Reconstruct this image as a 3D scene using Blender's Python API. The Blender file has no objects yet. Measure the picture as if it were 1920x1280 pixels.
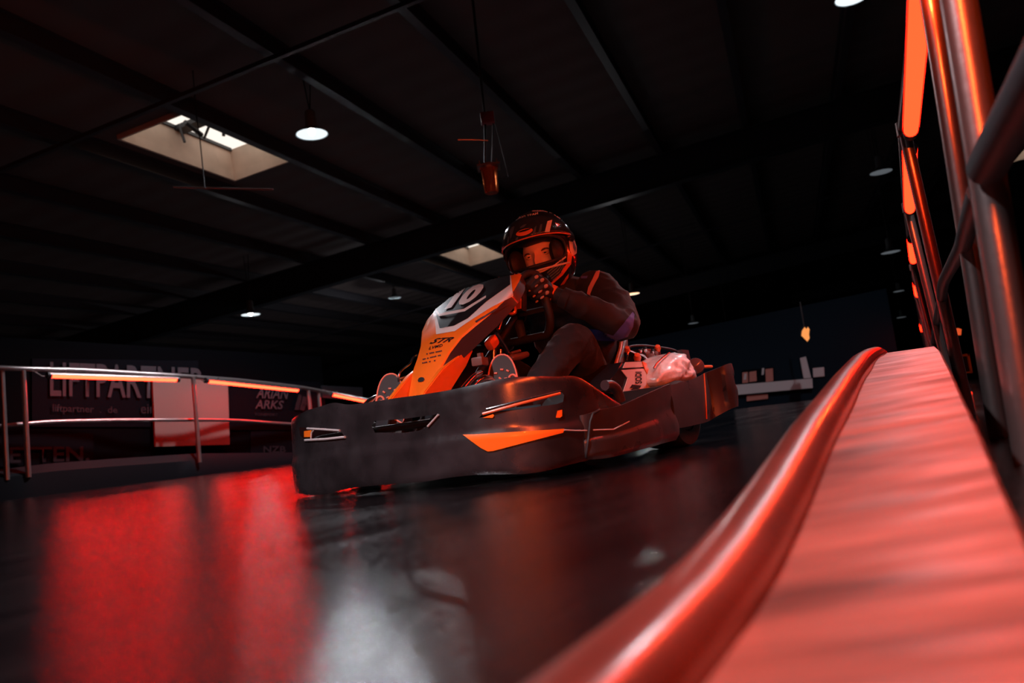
import bpy, bmesh, math, random
from mathutils import Vector, Matrix, noise
from mathutils.bvhtree import BVHTree
import mathutils
random.seed(4)
scn = bpy.context.scene
COL = scn.collection
V = Vector
# ------------------------------------------------------------------ camera, world, exposure
FPX = 1500.0; CAMH = 0.13
_r = math.radians(6.956); _p = math.radians(6.494)
FW = V((0, math.cos(_p), math.sin(_p))); _u0 = V((0, -math.sin(_p), math.cos(_p))); _r0 = V((1, 0, 0))
RT = _r0*math.cos(_r) - _u0*math.sin(_r); UP = _r0*math.sin(_r) + _u0*math.cos(_r)
CAM = V((0, 0, CAMH))
cd = bpy.data.cameras.new('camera'); cam = bpy.data.objects.new('camera', cd); COL.objects.link(cam)
cam.matrix_world = Matrix(((RT.x, UP.x, -FW.x, 0), (RT.y, UP.y, -FW.y, 0), (RT.z, UP.z, -FW.z, CAMH), (0, 0, 0, 1)))
cd.sensor_width = 36; cd.lens = FPX*36/1920; cd.clip_start = 0.02; cd.clip_end = 200
cd.dof.use_dof = True; cd.dof.focus_distance = 2.75; cd.dof.aperture_fstop = 3.6
scn.camera = cam
scn.view_settings.view_transform = 'Standard'; scn.view_settings.look = 'None'
scn.view_settings.exposure = 0.0; scn.view_settings.gamma = 1.0; scn.view_settings.use_curve_mapping = False
w = bpy.data.worlds.new('world'); scn.world = w; w.use_nodes = True
w.node_tree.nodes['Background'].inputs[0].default_value = (0.95, 0.86, 0.76, 1)
w.node_tree.nodes['Background'].inputs[1].default_value = 1.2

def ray(px, py): return FW + RT*((px-960)/FPX) - UP*((py-640)/FPX)
def pt(px, py, d): return CAM + ray(px, py)*d
def onplane(px, py, P0, n):
    d = ray(px, py); return CAM + d*((P0-CAM).dot(n)/d.dot(n))

# ------------------------------------------------------------------ materials
def nodes(m):
    m.use_nodes = True
    nt = m.node_tree
    return nt, nt.nodes['Principled BSDF']
def mat(name, col, rough=.5, metal=0, coat=0, spec=.5, emis=None, es=0, bump=0, bscale=30, var=0, vscale=6, rvar=0, trans=0, stretch=(1,1,1), sheen=0, coatr=.05, alpha=1, ior=1.45):
    m = bpy.data.materials.new(name); nt, b = nodes(m)
    b.inputs['Base Color'].default_value = (*col, 1); b.inputs['Roughness'].default_value = rough
    b.inputs['Metallic'].default_value = metal; b.inputs['Coat Weight'].default_value = coat
    b.inputs['Coat Roughness'].default_value = coatr; b.inputs['IOR'].default_value = ior
    b.inputs['Specular IOR Level'].default_value = spec; b.inputs['Transmission Weight'].default_value = trans
    b.inputs['Sheen Weight'].default_value = sheen; b.inputs['Alpha'].default_value = alpha
    if emis: b.inputs['Emission Color'].default_value = (*emis, 1); b.inputs['Emission Strength'].default_value = es
    if bump or var or rvar:
        tc = nt.nodes.new('ShaderNodeTexCoord'); mp = nt.nodes.new('ShaderNodeMapping'); mp.inputs['Scale'].default_value = stretch
        nt.links.new(tc.outputs['Object'], mp.inputs['Vector'])
        def nz(s, det=6):
            n = nt.nodes.new('ShaderNodeTexNoise'); n.inputs['Scale'].default_value = s; n.inputs['Detail'].default_value = det
            nt.links.new(mp.outputs['Vector'], n.inputs['Vector']); return n
        if bump:
            n = nz(bscale); bp = nt.nodes.new('ShaderNodeBump'); bp.inputs['Strength'].default_value = bump; bp.inputs['Distance'].default_value = .01
            nt.links.new(n.outputs['Fac'], bp.inputs['Height']); nt.links.new(bp.outputs['Normal'], b.inputs['Normal'])
        if var:
            n = nz(vscale); mx = nt.nodes.new('ShaderNodeMix'); mx.data_type = 'RGBA'
            mx.inputs[6].default_value = (*[c*(1-var) for c in col], 1); mx.inputs[7].default_value = (*[min(1, c*(1+var)) for c in col], 1)
            rm = nt.nodes.new('ShaderNodeMapRange'); rm.inputs[1].default_value = .35; rm.inputs[2].default_value = .65
            nt.links.new(n.outputs['Fac'], rm.inputs[0]); nt.links.new(rm.outputs[0], mx.inputs[0]); nt.links.new(mx.outputs[2], b.inputs['Base Color'])
        if rvar:
            n = nz(vscale*1.7); rm = nt.nodes.new('ShaderNodeMapRange'); rm.inputs[1].default_value = .3; rm.inputs[2].default_value = .7
            rm.inputs[3].default_value = max(.02, rough-rvar); rm.inputs[4].default_value = min(1, rough+rvar)
            nt.links.new(n.outputs['Fac'], rm.inputs[0]); nt.links.new(rm.outputs[0], b.inputs['Roughness'])
    return m
def glow(name, col, s):
    m = bpy.data.materials.new(name); m.use_nodes = True; nt = m.node_tree
    nt.nodes.remove(nt.nodes['Principled BSDF']); e = nt.nodes.new('ShaderNodeEmission')
    e.inputs[0].default_value = (*col, 1); e.inputs[1].default_value = s
    nt.links.new(e.outputs[0], nt.nodes['Material Output'].inputs[0]); return m

M = {}
M['tube'] = glow('led_tube_red_orange', (1, .0075, .0026), 62)
M['tube_right'] = glow('led_tube_orange', (1, .0036, .0009), 46)
M['steel'] = mat('galvanised_tube', (.34, .24, .23), .33, .9, spec=.5, bump=.05, bscale=60)
M['steel_left'] = mat('dull_galvanised_tube', (.30, .25, .25), .32, .8, bump=.08, bscale=60)
M['darksteel'] = mat('dark_painted_steel', (.035, .035, .04), .45, .3, bump=.05, bscale=20)
M['chrome'] = mat('bright_steel', (.7, .7, .72), .18, 1)
M['bumper'] = mat('scuffed_dark_plastic', (.021, .017, .019), .30, 0, coat=1, coatr=.2, bump=.1, bscale=9, var=.45, vscale=7, rvar=.2)
M['grey_bumper'] = mat('scuffed_plastic_pod', (.034, .03, .032), .34, 0, coat=.4, coatr=.3, bump=.1, bscale=9, var=.25, vscale=5, rvar=.1)
M['orange'] = mat('orange_gloss_plastic', (.85, .16, .012), .3, 0, coat=.5)
M['white'] = mat('white_gloss_plastic', (.72, .68, .66), .32, 0, coat=.4)
M['black'] = mat('black_gloss_plastic', (.012, .011, .013), .28, 0, coat=.3)
M['matblack'] = mat('matt_black', (.012, .012, .014), .6)
M['flank'] = mat('dark_flank_plastic', (.055, .035, .04), .4, 0, coat=.2)
M['rubber'] = mat('tyre_rubber', (.018, .018, .018), .62, bump=.15, bscale=80)
M['foam'] = mat('wheel_rim_grip', (.02, .018, .02), .6, bump=.1, bscale=120)
M['jacket'] = mat('jacket_cloth', (.009, .010, .015), .75, sheen=.08, bump=.15, bscale=40)
M['bluecloth'] = mat('blue_lining_cloth', (.05, .08, .42), .75, sheen=.3)
M['trouser'] = mat('trouser_cloth', (.009, .009, .012), .85, sheen=.06, bump=.2, bscale=50)
M['glove'] = mat('glove_cloth', (.02, .017, .02), .7, bump=.1, bscale=150)
M['pad'] = mat('glove_pad', (.42, .25, .2), .5)
M['skin'] = mat('skin', (.86, .50, .38), .5, spec=.4, bump=.03, bscale=90)
M['brow'] = mat('eyebrow', (.10, .045, .03), .8)
M['eyewhite'] = mat('eye_white', (.6, .55, .52), .25)
M['iris'] = mat('iris', (.03, .02, .015), .15)
M['lip'] = mat('lips', (.45, .16, .13), .5)
M['helmet'] = mat('helmet_black', (.012, .012, .016), .2, 0, coat=.8)
M['visor'] = mat('visor_smoke', (.02, .03, .05), .1, 0, coat=1, bump=.35, bscale=16, stretch=(3, 3, .4))
M['hel_white'] = mat('helmet_white', (.7, .62, .62), .3, coat=.5)
M['hel_blue'] = mat('helmet_blue', (.10, .17, .3), .3, coat=.5)
M['hel_orange'] = mat('helmet_orange', (.75, .17, .05), .3, coat=.5)
M['sole'] = mat('shoe_sole', (.028, .016, .015), .6)
M['soledot'] = mat('shoe_tread', (.8, .22, .14), .55)
M['seatm'] = mat('seat_shell', (.16, .09, .08), .4, coat=.2)
M['seatedge'] = mat('seat_edge', (.7, .14, .04), .35)
M['foil'] = mat('crinkled_film', (.85, .83, .8), .3, .1, coat=.6, bump=.9, bscale=9, var=.35, vscale=14)
M['paint_red'] = mat('painted_barrier_pipe', (.11, .03, .022), .32, 0, coat=.5, coatr=.14, bump=.15, bscale=14, var=.25, vscale=7)
M['plank'] = mat('worn_painted_wood', (.14, .043, .030), .5, 0, bump=.5, bscale=5, var=.6, vscale=3.2, stretch=(1, 5, 1), rvar=.15)
M['wallblack'] = mat('black_wall', (.0008, .0008, .0014), .85, spec=.03)
M['wallblue'] = mat('dark_blue_wall', (.0015, .006, .011), .8, spec=.1)
M['deck'] = mat('roof_deck', (.12, .095, .092), .8, spec=.15)
M['beam'] = mat('roof_steel', (.022, .026, .034), .45, .2, bump=.05, bscale=8)
M['purlin'] = mat('purlin_steel', (.05, .05, .06), .42, .3)
M['shaft'] = mat('skylight_lining', (.66, .50, .40), .7, var=.12, vscale=2)
M['banner'] = mat('dark_banner', (.0012, .0015, .003), .8, spec=.05)
M['banner_text'] = mat('banner_lettering', (.03, .03, .036), .6, spec=.1)
M['banner_dim'] = mat('banner_lettering_dim', (.012, .012, .015), .6, spec=.1)
M['panel'] = mat('pale_board', (.12, .10, .092), .7, spec=.1)
M['barrier_black'] = mat('black_track_barrier', (.002, .002, .004), .7, bump=.3, bscale=4, spec=.12)
M['enamel'] = mat('lamp_enamel', (.10, .13, .14), .35)
M['lampwhite'] = glow('lamp_reflector', (.86, .95, 1.0), 1.1)
M['bulb'] = glow('lamp_bulb', (.9, .97, 1.0), 40)
M['bulbdim'] = glow('lamp_small_glow', (.8, .9, 1.0), .11)
M['warm'] = glow('warm_lamp', (1, .55, .3), 2.2)
M['amberglass'] = mat('amber_glass', (.55, .14, .04), .15, 0, coat=.6, trans=.55)
M['flame'] = glow('amber_sign_light', (1, .34, .09), 1.0)
M['signred'] = glow('sign_red', (1, .12, .03), .7)
M['signblue'] = glow('sign_blue', (.1, .45, .9), .5)
M['yellow'] = mat('yellow_frame', (.5, .25, .03), .5)
M['greywall'] = mat('pale_grey_paint', (.32, .30, .31), .6)

# track surface: dark sealed asphalt with rubber streaks and uneven gloss
def floor_mat():
    m = bpy.data.materials.new('track_surface'); nt, b = nodes(m); L = nt.links
    tc = nt.nodes.new('ShaderNodeTexCoord')
    def mapn(rot, sc):
        m0 = nt.nodes.new('ShaderNodeMapping'); m0.inputs['Rotation'].default_value = (0, 0, rot); L.new(tc.outputs['Object'], m0.inputs['Vector'])
        mp = nt.nodes.new('ShaderNodeMapping'); mp.inputs['Scale'].default_value = sc; L.new(m0.outputs['Vector'], mp.inputs['Vector']); return mp
    def nz(mp, s, det=5, ro=.6):
        n = nt.nodes.new('ShaderNodeTexNoise'); n.inputs['Scale'].default_value = s; n.inputs['Detail'].default_value = det; n.inputs['Roughness'].default_value = ro
        L.new(mp.outputs['Vector'], n.inputs['Vector']); return n
    def rng(n, a, c, lo, hi):
        r = nt.nodes.new('ShaderNodeMapRange'); r.inputs[1].default_value = a; r.inputs[2].default_value = c; r.inputs[3].default_value = lo; r.inputs[4].default_value = hi
        L.new(n.outputs[0], r.inputs[0]); return r
    def mth(op, a, c):
        k = nt.nodes.new('ShaderNodeMath'); k.operation = op
        for i, q in enumerate((a, c)):
            if isinstance(q, (int, float)): k.inputs[i].default_value = q
            else: L.new(q.outputs[0], k.inputs[i])
        return k
    st = mapn(math.radians(33), (1, .10, 1)); fine = mapn(0, (1, 1, 1))
    streak = nz(st, 7, 6); blot = nz(fine, 1.6, 3, .45); grain = nz(fine, 260, 3); pebble = nz(fine, 70, 4)
    rough = mth('ADD', rng(streak, .35, .68, 0.06, .125), rng(blot, .35, .68, -.02, .05)); rough = mth('ADD', rough, rng(pebble, .38, .62, -.03, .06))
    L.new(rough.outputs[0], b.inputs['Roughness'])
    c = rng(streak, .35, .65, 0, 1); mx = nt.nodes.new('ShaderNodeMix'); mx.data_type = 'RGBA'
    mx.inputs[6].default_value = (.0015, .0016, .0022, 1); mx.inputs[7].default_value = (.0065, .0062, .007, 1)
    L.new(c.outputs[0], mx.inputs[0]); L.new(mx.outputs[2], b.inputs['Base Color'])
    h = mth('ADD', mth('MULTIPLY', grain, .8), mth('ADD', mth('MULTIPLY', pebble, 1.1), mth('MULTIPLY', streak, 1.6)))
    bp = nt.nodes.new('ShaderNodeBump'); bp.inputs['Strength'].default_value = .14; bp.inputs['Distance'].default_value = .006
    L.new(h.outputs[0], bp.inputs['Height']); L.new(bp.outputs['Normal'], b.inputs['Normal'])
    b.inputs['Specular IOR Level'].default_value = .6
    return m
M['floor'] = floor_mat()

# ------------------------------------------------------------------ mesh helpers
def obj(name, bm, m, parent=None, smooth=True, angle=40):
    me = bpy.data.meshes.new(name); bmesh.ops.recalc_face_normals(bm, faces=bm.faces[:]); bm.to_mesh(me); bm.free()
    if isinstance(m, (list, tuple)):
        for q in m: me.materials.append(q)
    else: me.materials.append(m)
    o = bpy.data.objects.new(name, me); COL.objects.link(o)
    if parent: o.parent = parent
    if smooth:
        for p in me.polygons: p.use_smooth = True
        me.set_sharp_from_angle(angle=math.radians(angle))
    return o
def tag(o, label=None, cat=None, group=None, kind=None):
    if label: o['label'] = label
    if cat: o['category'] = cat
    if group: o['group'] = group
    if kind: o['kind'] = kind
    return o
def empty(name, loc=(0, 0, 0), rz=0, label=None, cat=None, group=None):
    o = bpy.data.objects.new(name, None); COL.objects.link(o); o.location = loc; o.rotation_euler = (0, 0, rz); o.empty_display_size = .1
    return tag(o, label, cat, group)
def copy_tree(o, parent=None):
    c = o.copy(); COL.objects.link(c); c.parent = parent
    for ch in [x for x in bpy.data.objects if x.parent == o]: copy_tree(ch, c)
    return c
def box(bm, c, s, R=None, bev=0):
    r = bmesh.ops.create_cube(bm, size=1); vs = r['verts']
    for v in vs:
        p = V((v.co.x*s[0], v.co.y*s[1], v.co.z*s[2]))
        if R: p = R @ p
        v.co = p + V(c)
    if bev:
        es = list({e for v in vs for e in v.link_edges}); bmesh.ops.bevel(bm, geom=es, offset=bev, segments=2, affect='EDGES', profile=.6)
def frames(pts):
    n = len(pts); T = []
    for i in range(n):
        a = pts[max(0, i-1)]; b = pts[min(n-1, i+1)]; T.append((b-a).normalized())
    u = T[0].orthogonal().normalized(); out = []
    for i in range(n):
        u = (u - T[i]*u.dot(T[i]));  u = u.normalized() if u.length > 1e-6 else T[i].orthogonal().normalized()
        out.append((u.copy(), T[i].cross(u)))
    return out
def tube(bm, pts, r, seg=12, closed=False, cap=True):
    pts = [V(p) for p in pts]; rs = r if isinstance(r, (list, tuple)) else [r]*len(pts)
    if closed:
        n = len(pts); T = [(pts[(i+1) % n]-pts[i-1]).normalized() for i in range(n)]; nrm = V((0, 0, 0))
        for i in range(n): nrm += (pts[i]-pts[0]).cross(pts[(i+1) % n]-pts[0])
        nrm.normalize(); fr = [((T[i].cross(nrm)).normalized(), nrm) for i in range(n)]
    else: fr = frames(pts)
    rings = []
    for p, (u, v), rr in zip(pts, fr, rs):
        ra, rb = rr if isinstance(rr, tuple) else (rr, rr)
        rings.append([bm.verts.new(p + u*ra*math.cos(2*math.pi*k/seg) + v*rb*math.sin(2*math.pi*k/seg)) for k in range(seg)])
    m = len(rings)
    for i in range(m if closed else m-1):
        a, b = rings[i], rings[(i+1) % m]
        for k in range(seg): bm.faces.new((a[k], a[(k+1) % seg], b[(k+1) % seg], b[k]))
    if cap and not closed:
        bm.faces.new(rings[0][::-1]); bm.faces.new(rings[-1])
def spline(pts, n=8, closed=False):
    P = [V(p) for p in pts]; out = []; m = len(P); rng_ = range(m if closed else m-1)
    for i in rng_:
        if closed: a, b, c, d = P[i-1], P[i], P[(i+1) % m], P[(i+2) % m]
        else: a, b, c, d = P[max(0, i-1)], P[i], P[i+1], P[min(m-1, i+2)]
        for k in range(n):
            t = k/n; out.append(.5*((2*b)+(c-a)*t+(2*a-5*b+4*c-d)*t*t+(3*b-a-3*c+d)*t**3))
    if not closed: out.append(P[-1])
    return out
def lathe(bm, prof, c=(0, 0, 0), axis=(0, 0, 1), seg=24, cap=False):
    ax = V(axis).normalized(); u = ax.orthogonal().normalized(); v = ax.cross(u); c = V(c); rings = []
    for r, h in prof:
        rings.append([bm.verts.new(c+ax*h+(u*math.cos(2*math.pi*k/seg)+v*math.sin(2*math.pi*k/seg))*max(r, 1e-5)) for k in range(seg)])
    for a, b in zip(rings[:-1], rings[1:]):
        for k in range(seg): bm.faces.new((a[k], a[(k+1) % seg], b[(k+1) % seg], b[k]))
    if cap: bm.faces.new(rings[0][::-1]); bm.faces.new(rings[-1])
def ellips(bm, c, r, R=None, su=16, sv=10):
    q = bmesh.ops.create_uvsphere(bm, u_segments=su, v_segments=sv, radius=1)
    for v in q['verts']:
        p = V((v.co.x*r[0], v.co.y*r[1], v.co.z*r[2])); v.co = (R @ p if R else p) + V(c)
def prism(bm, poly, ex):
    ex = V(ex); a = [bm.verts.new(V(p)) for p in poly]; b = [bm.verts.new(V(p)+ex) for p in poly]
    bm.faces.new(a); bm.faces.new(b[::-1]); n = len(a)
    for i in range(n): bm.faces.new((a[i], a[(i+1) % n], b[(i+1) % n], b[i]))
def loft(bm, rings, closed_ring=True, cap=True):
    R = [[bm.verts.new(V(p)) for p in r] for r in rings]; n = len(R[0])
    for a, b in zip(R[:-1], R[1:]):
        for k in range(n if closed_ring else n-1): bm.faces.new((a[k], a[(k+1) % n], b[(k+1) % n], b[k]))
    if cap and closed_ring: bm.faces.new(R[0][::-1]); bm.faces.new(R[-1])
    return R
def BM(): return bmesh.new()
def bake(o, mods):
    """apply modifiers without bpy.ops and keep the plain mesh"""
    for t, kw in mods:
        md = o.modifiers.new(t, t)
        for k, v in kw.items(): setattr(md, k, v)
    dg = bpy.context.evaluated_depsgraph_get(); dg.update()
    me = bpy.data.meshes.new_from_object(o.evaluated_get(dg)); o.modifiers.clear()
    old = o.data; o.data = me; bpy.data.meshes.remove(old)
    for p in me.polygons: p.use_smooth = True
    return o
def cut(o, cutter_bm):
    c = obj('cutter_tmp', cutter_bm, M['black'], None, False)
    c.parent = o.parent
    bpy.context.view_layer.update()
    bake(o, [('BOOLEAN', dict(operation='DIFFERENCE', object=c, solver='EXACT'))])
    me = c.data; bpy.data.objects.remove(c); bpy.data.meshes.remove(me)
    o.data.set_sharp_from_angle(angle=math.radians(38))
    return o
def bvh_world(o):
    bpy.context.view_layer.update(); mw = o.matrix_world
    return BVHTree.FromPolygons([mw @ v.co for v in o.data.vertices], [tuple(p.vertices) for p in o.data.polygons])
def text_bm(txt, bold=0.0, spacing=1.0, shear=0, narrow=1.0):
    cu = bpy.data.curves.new('t', 'FONT'); cu.body = txt; cu.size = 1; cu.offset = bold; cu.space_character = spacing; cu.shear = shear; cu.resolution_u = 3; cu.fill_mode = 'FRONT'
    o = bpy.data.objects.new('t', cu); COL.objects.link(o); dg = bpy.context.evaluated_depsgraph_get(); dg.update()
    me = bpy.data.meshes.new_from_object(o.evaluated_get(dg)); bpy.data.objects.remove(o); bpy.data.curves.remove(cu)
    bm = BM(); bm.from_mesh(me); bpy.data.meshes.remove(me)
    xs = [v.co.x for v in bm.verts]; ys = [v.co.y for v in bm.verts]; x0, x1, y0, y1 = min(xs), max(xs), min(ys), max(ys)
    for v in bm.verts: v.co = V(((v.co.x-x0)/(x1-x0), (v.co.y-y0)/(y1-y0), 0))
    return bm
def subdiv2d(bm, L):
    for _ in range(6):
        es = [e for e in bm.edges if (e.verts[0].co-e.verts[1].co).length > L]
        if not es: break
        bmesh.ops.subdivide_edges(bm, edges=es, cuts=1); bmesh.ops.triangulate(bm, faces=bm.faces[:])
def sticker(name, bm2d, surf, parent, m, off=.0015, L=5, quad=None):
    """lay a flat outline onto a built surface; quad maps the unit square (bl, br, tr, tl)"""
    if quad:
        bl, br, tr, tl = [V((*q, 0)) for q in quad]
        for v in bm2d.verts:
            x, y = v.co.x, v.co.y; v.co = bl*(1-x)*(1-y)+br*x*(1-y)+tr*x*y+tl*(1-x)*y
    bmesh.ops.triangulate(bm2d, faces=bm2d.faces[:]); subdiv2d(bm2d, L)
    bpy.context.view_layer.update(); inv = parent.matrix_world.inverted() if parent else Matrix()
    last = 2.5; bad = []; done = {}
    for v in bm2d.verts:
        d = ray(v.co.x, v.co.y); h = surf.ray_cast(CAM, d.normalized())
        if h[0] is None: bad.append(v); continue
        n = h[1] if h[1].dot(d) < 0 else -h[1]
        done[v] = h[0] + n*off
    for v, p in done.items(): v.co = inv @ p
    bmesh.ops.delete(bm2d, geom=bad, context='VERTS')
    if not bm2d.verts: bm2d.free(); return None
    return obj(name, bm2d, m, parent, True, 60)
def poly2d(pts):
    bm = BM(); bm.faces.new([bm.verts.new((x, y, 0)) for x, y in pts]); return bm

# ------------------------------------------------------------------ floor and room shell
def floor_z(x, y):
    d = math.hypot(x, y); t = min(1, max(0, (d-4)/4.5)); return .08*t*t*(3-2*t)
bm = BM()
def axis_vals(lo, hi, step_near, step_far, near):
    v = [lo]
    while v[-1] < hi: v.append(v[-1] + (step_near if abs(v[-1]) < near else step_far))
    return v
xs = axis_vals(-22, 30, .5, 2, 14); ys = axis_vals(-8, 48, .5, 3, 14)
g = [[bm.verts.new((x, y, floor_z(x, y))) for x in xs] for y in ys]
for j in range(len(ys)-1):
    for i in range(len(xs)-1): bm.faces.new((g[j][i], g[j][i+1], g[j+1][i+1], g[j+1][i]))
tag(obj('floor', bm, M['floor']), kind='structure')

# roof frame: u runs along the purlins, v across (down the roof slope to the left), n is up
AU = (pt(1490, 715, 1)-CAM).normalized(); AV = (pt(-5000, 2050, 1)-CAM).normalized()
AN = AU.cross(AV).normalized(); AN = AN if AN.z > 0 else -AN
AV = AN.cross(AU).normalized(); AV = AV if AV.x < 0 else -AV
RH = 5.0
def rf(u, v, h=0): return CAM + AU*u + AV*v + AN*(RH+h)
def rbox(bm, u0, u1, v0, v1, h0, h1):
    P = [rf(u, v, h) for h in (h0, h1) for u, v in ((u0, v0), (u1, v0), (u1, v1), (u0, v1))]
    vs = [bm.verts.new(p) for p in P]
    for f in ((0, 1, 2, 3), (7, 6, 5, 4), (0, 4, 5, 1), (1, 5, 6, 2), (2, 6, 7, 3), (3, 7, 4, 0)): bm.faces.new([vs[i] for i in f])
SKY = [(8.17, 10.5, 6.5, 7.55), (17.85, 20.5, 6.42, 7.58), (24.2, 26.5, -8.3, -7.25)]
ue = sorted({-12, 62, *[s[0] for s in SKY], *[s[1] for s in SKY]}); ve = sorted({-26, 26, *[s[2] for s in SKY], *[s[3] for s in SKY]})
bm = BM()
cache = {}
def rv(u, v):
    if (u, v) not in cache: cache[(u, v)] = bm.verts.new(rf(u, v))
    return cache[(u, v)]
for i in range(len(ue)-1):
    for j in range(len(ve)-1):
        u, v = (ue[i]+ue[i+1])/2, (ve[j]+ve[j+1])/2
        if any(s[0] < u < s[1] and s[2] < v < s[3] for s in SKY): continue
        bm.faces.new((rv(ue[i], ve[j]), rv(ue[i+1], ve[j]), rv(ue[i+1], ve[j+1]), rv(ue[i], ve[j+1])))
ceil = obj('ceiling', bm, M['deck'], None, False); tag(ceil, kind='structure')
md = M['deck']; nt, b = nodes(md)       # trapezoid ribs across the purlins
tc = nt.nodes.new('ShaderNodeTexCoord'); vm = nt.nodes.new('ShaderNodeVectorMath'); vm.operation = 'DOT_PRODUCT'; vm.inputs[1].default_value = AU
nt.links.new(tc.outputs['Object'], vm.inputs[0])
mm = nt.nodes.new('ShaderNodeMath'); mm.operation = 'MULTIPLY'; mm.inputs[1].default_value = 2*math.pi/.62; nt.links.new(vm.outputs['Value'], mm.inputs[0])
sn = nt.nodes.new('ShaderNodeMath'); sn.operation = 'SINE'; nt.links.new(mm.outputs[0], sn.inputs[0])
bp = nt.nodes.new('ShaderNodeBump'); bp.inputs['Distance'].default_value = .03; bp.inputs['Strength'].default_value = .35
nt.links.new(sn.outputs[0], bp.inputs['Height']); nt.links.new(bp.outputs['Normal'], b.inputs['Normal'])
# walls
def wallq(name, p0, p1, z0, z1, m):
    bm = BM(); t = V((p1[0]-p0[0], p1[1]-p0[1], 0)); n = V((-t.y, t.x, 0)).normalized()*.2
    prism(bm, [(p0[0], p0[1], z0), (p1[0], p1[1], z0), (p1[0], p1[1], z1), (p0[0], p0[1], z1)], n)
    return tag(obj(name, bm, m, None, False), kind='structure')
wallq('wall_back', (-20, 44), (28, 44), -.3, 9, M['wallblack'])
wallq('wall_left', (-20, -7), (-20, 44), -.3, 9, M['wallblack'])
wallq('wall_right', (28, 44), (28, -7), -.3, 9, M['wallblack'])
wallq('wall_front', (28, -7), (-20, -7), -.3, 9, M['wallblack'])
# purlins, girders (roof steel)
tn = 0
def trim(bm, m, nm=None):
    global tn; tn += 1
    return tag(obj('trim_%d' % tn, bm, m, None, False), kind='structure')
for k in range(-9, 12):
    v0 = 4.62 + 1.62*k
    bm = BM()
    def span(a, c):
        rbox(bm, a, c, v0-.055, v0+.055, -.24, -.225); rbox(bm, a, c, v0-.008, v0+.008, -.225, -.015); rbox(bm, a, c, v0-.055, v0+.055, -.015, -.002)
    span(-10, 60)
    trim(bm, M['purlin'])
for u0 in (-.4, 15.35, 31.1, 46.8):
    bm = BM()
    rbox(bm, u0-.12, u0+.12, -25, 25, -.86, -.83); rbox(bm, u0-.012, u0+.012, -25, 25, -.83, -.26); rbox(bm, u0-.12, u0+.12, -25, 25, -.26, -.235)
    trim(bm, M['beam'])
# secondary rail just beneath the deck, between the girders
for u0, h in ((7.4, -.29), (23.2, -.29)):
    bm = BM(); rbox(bm, u0-.03, u0+.03, -25, 25, h-.05, h); trim(bm, M['purlin'])
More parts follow.
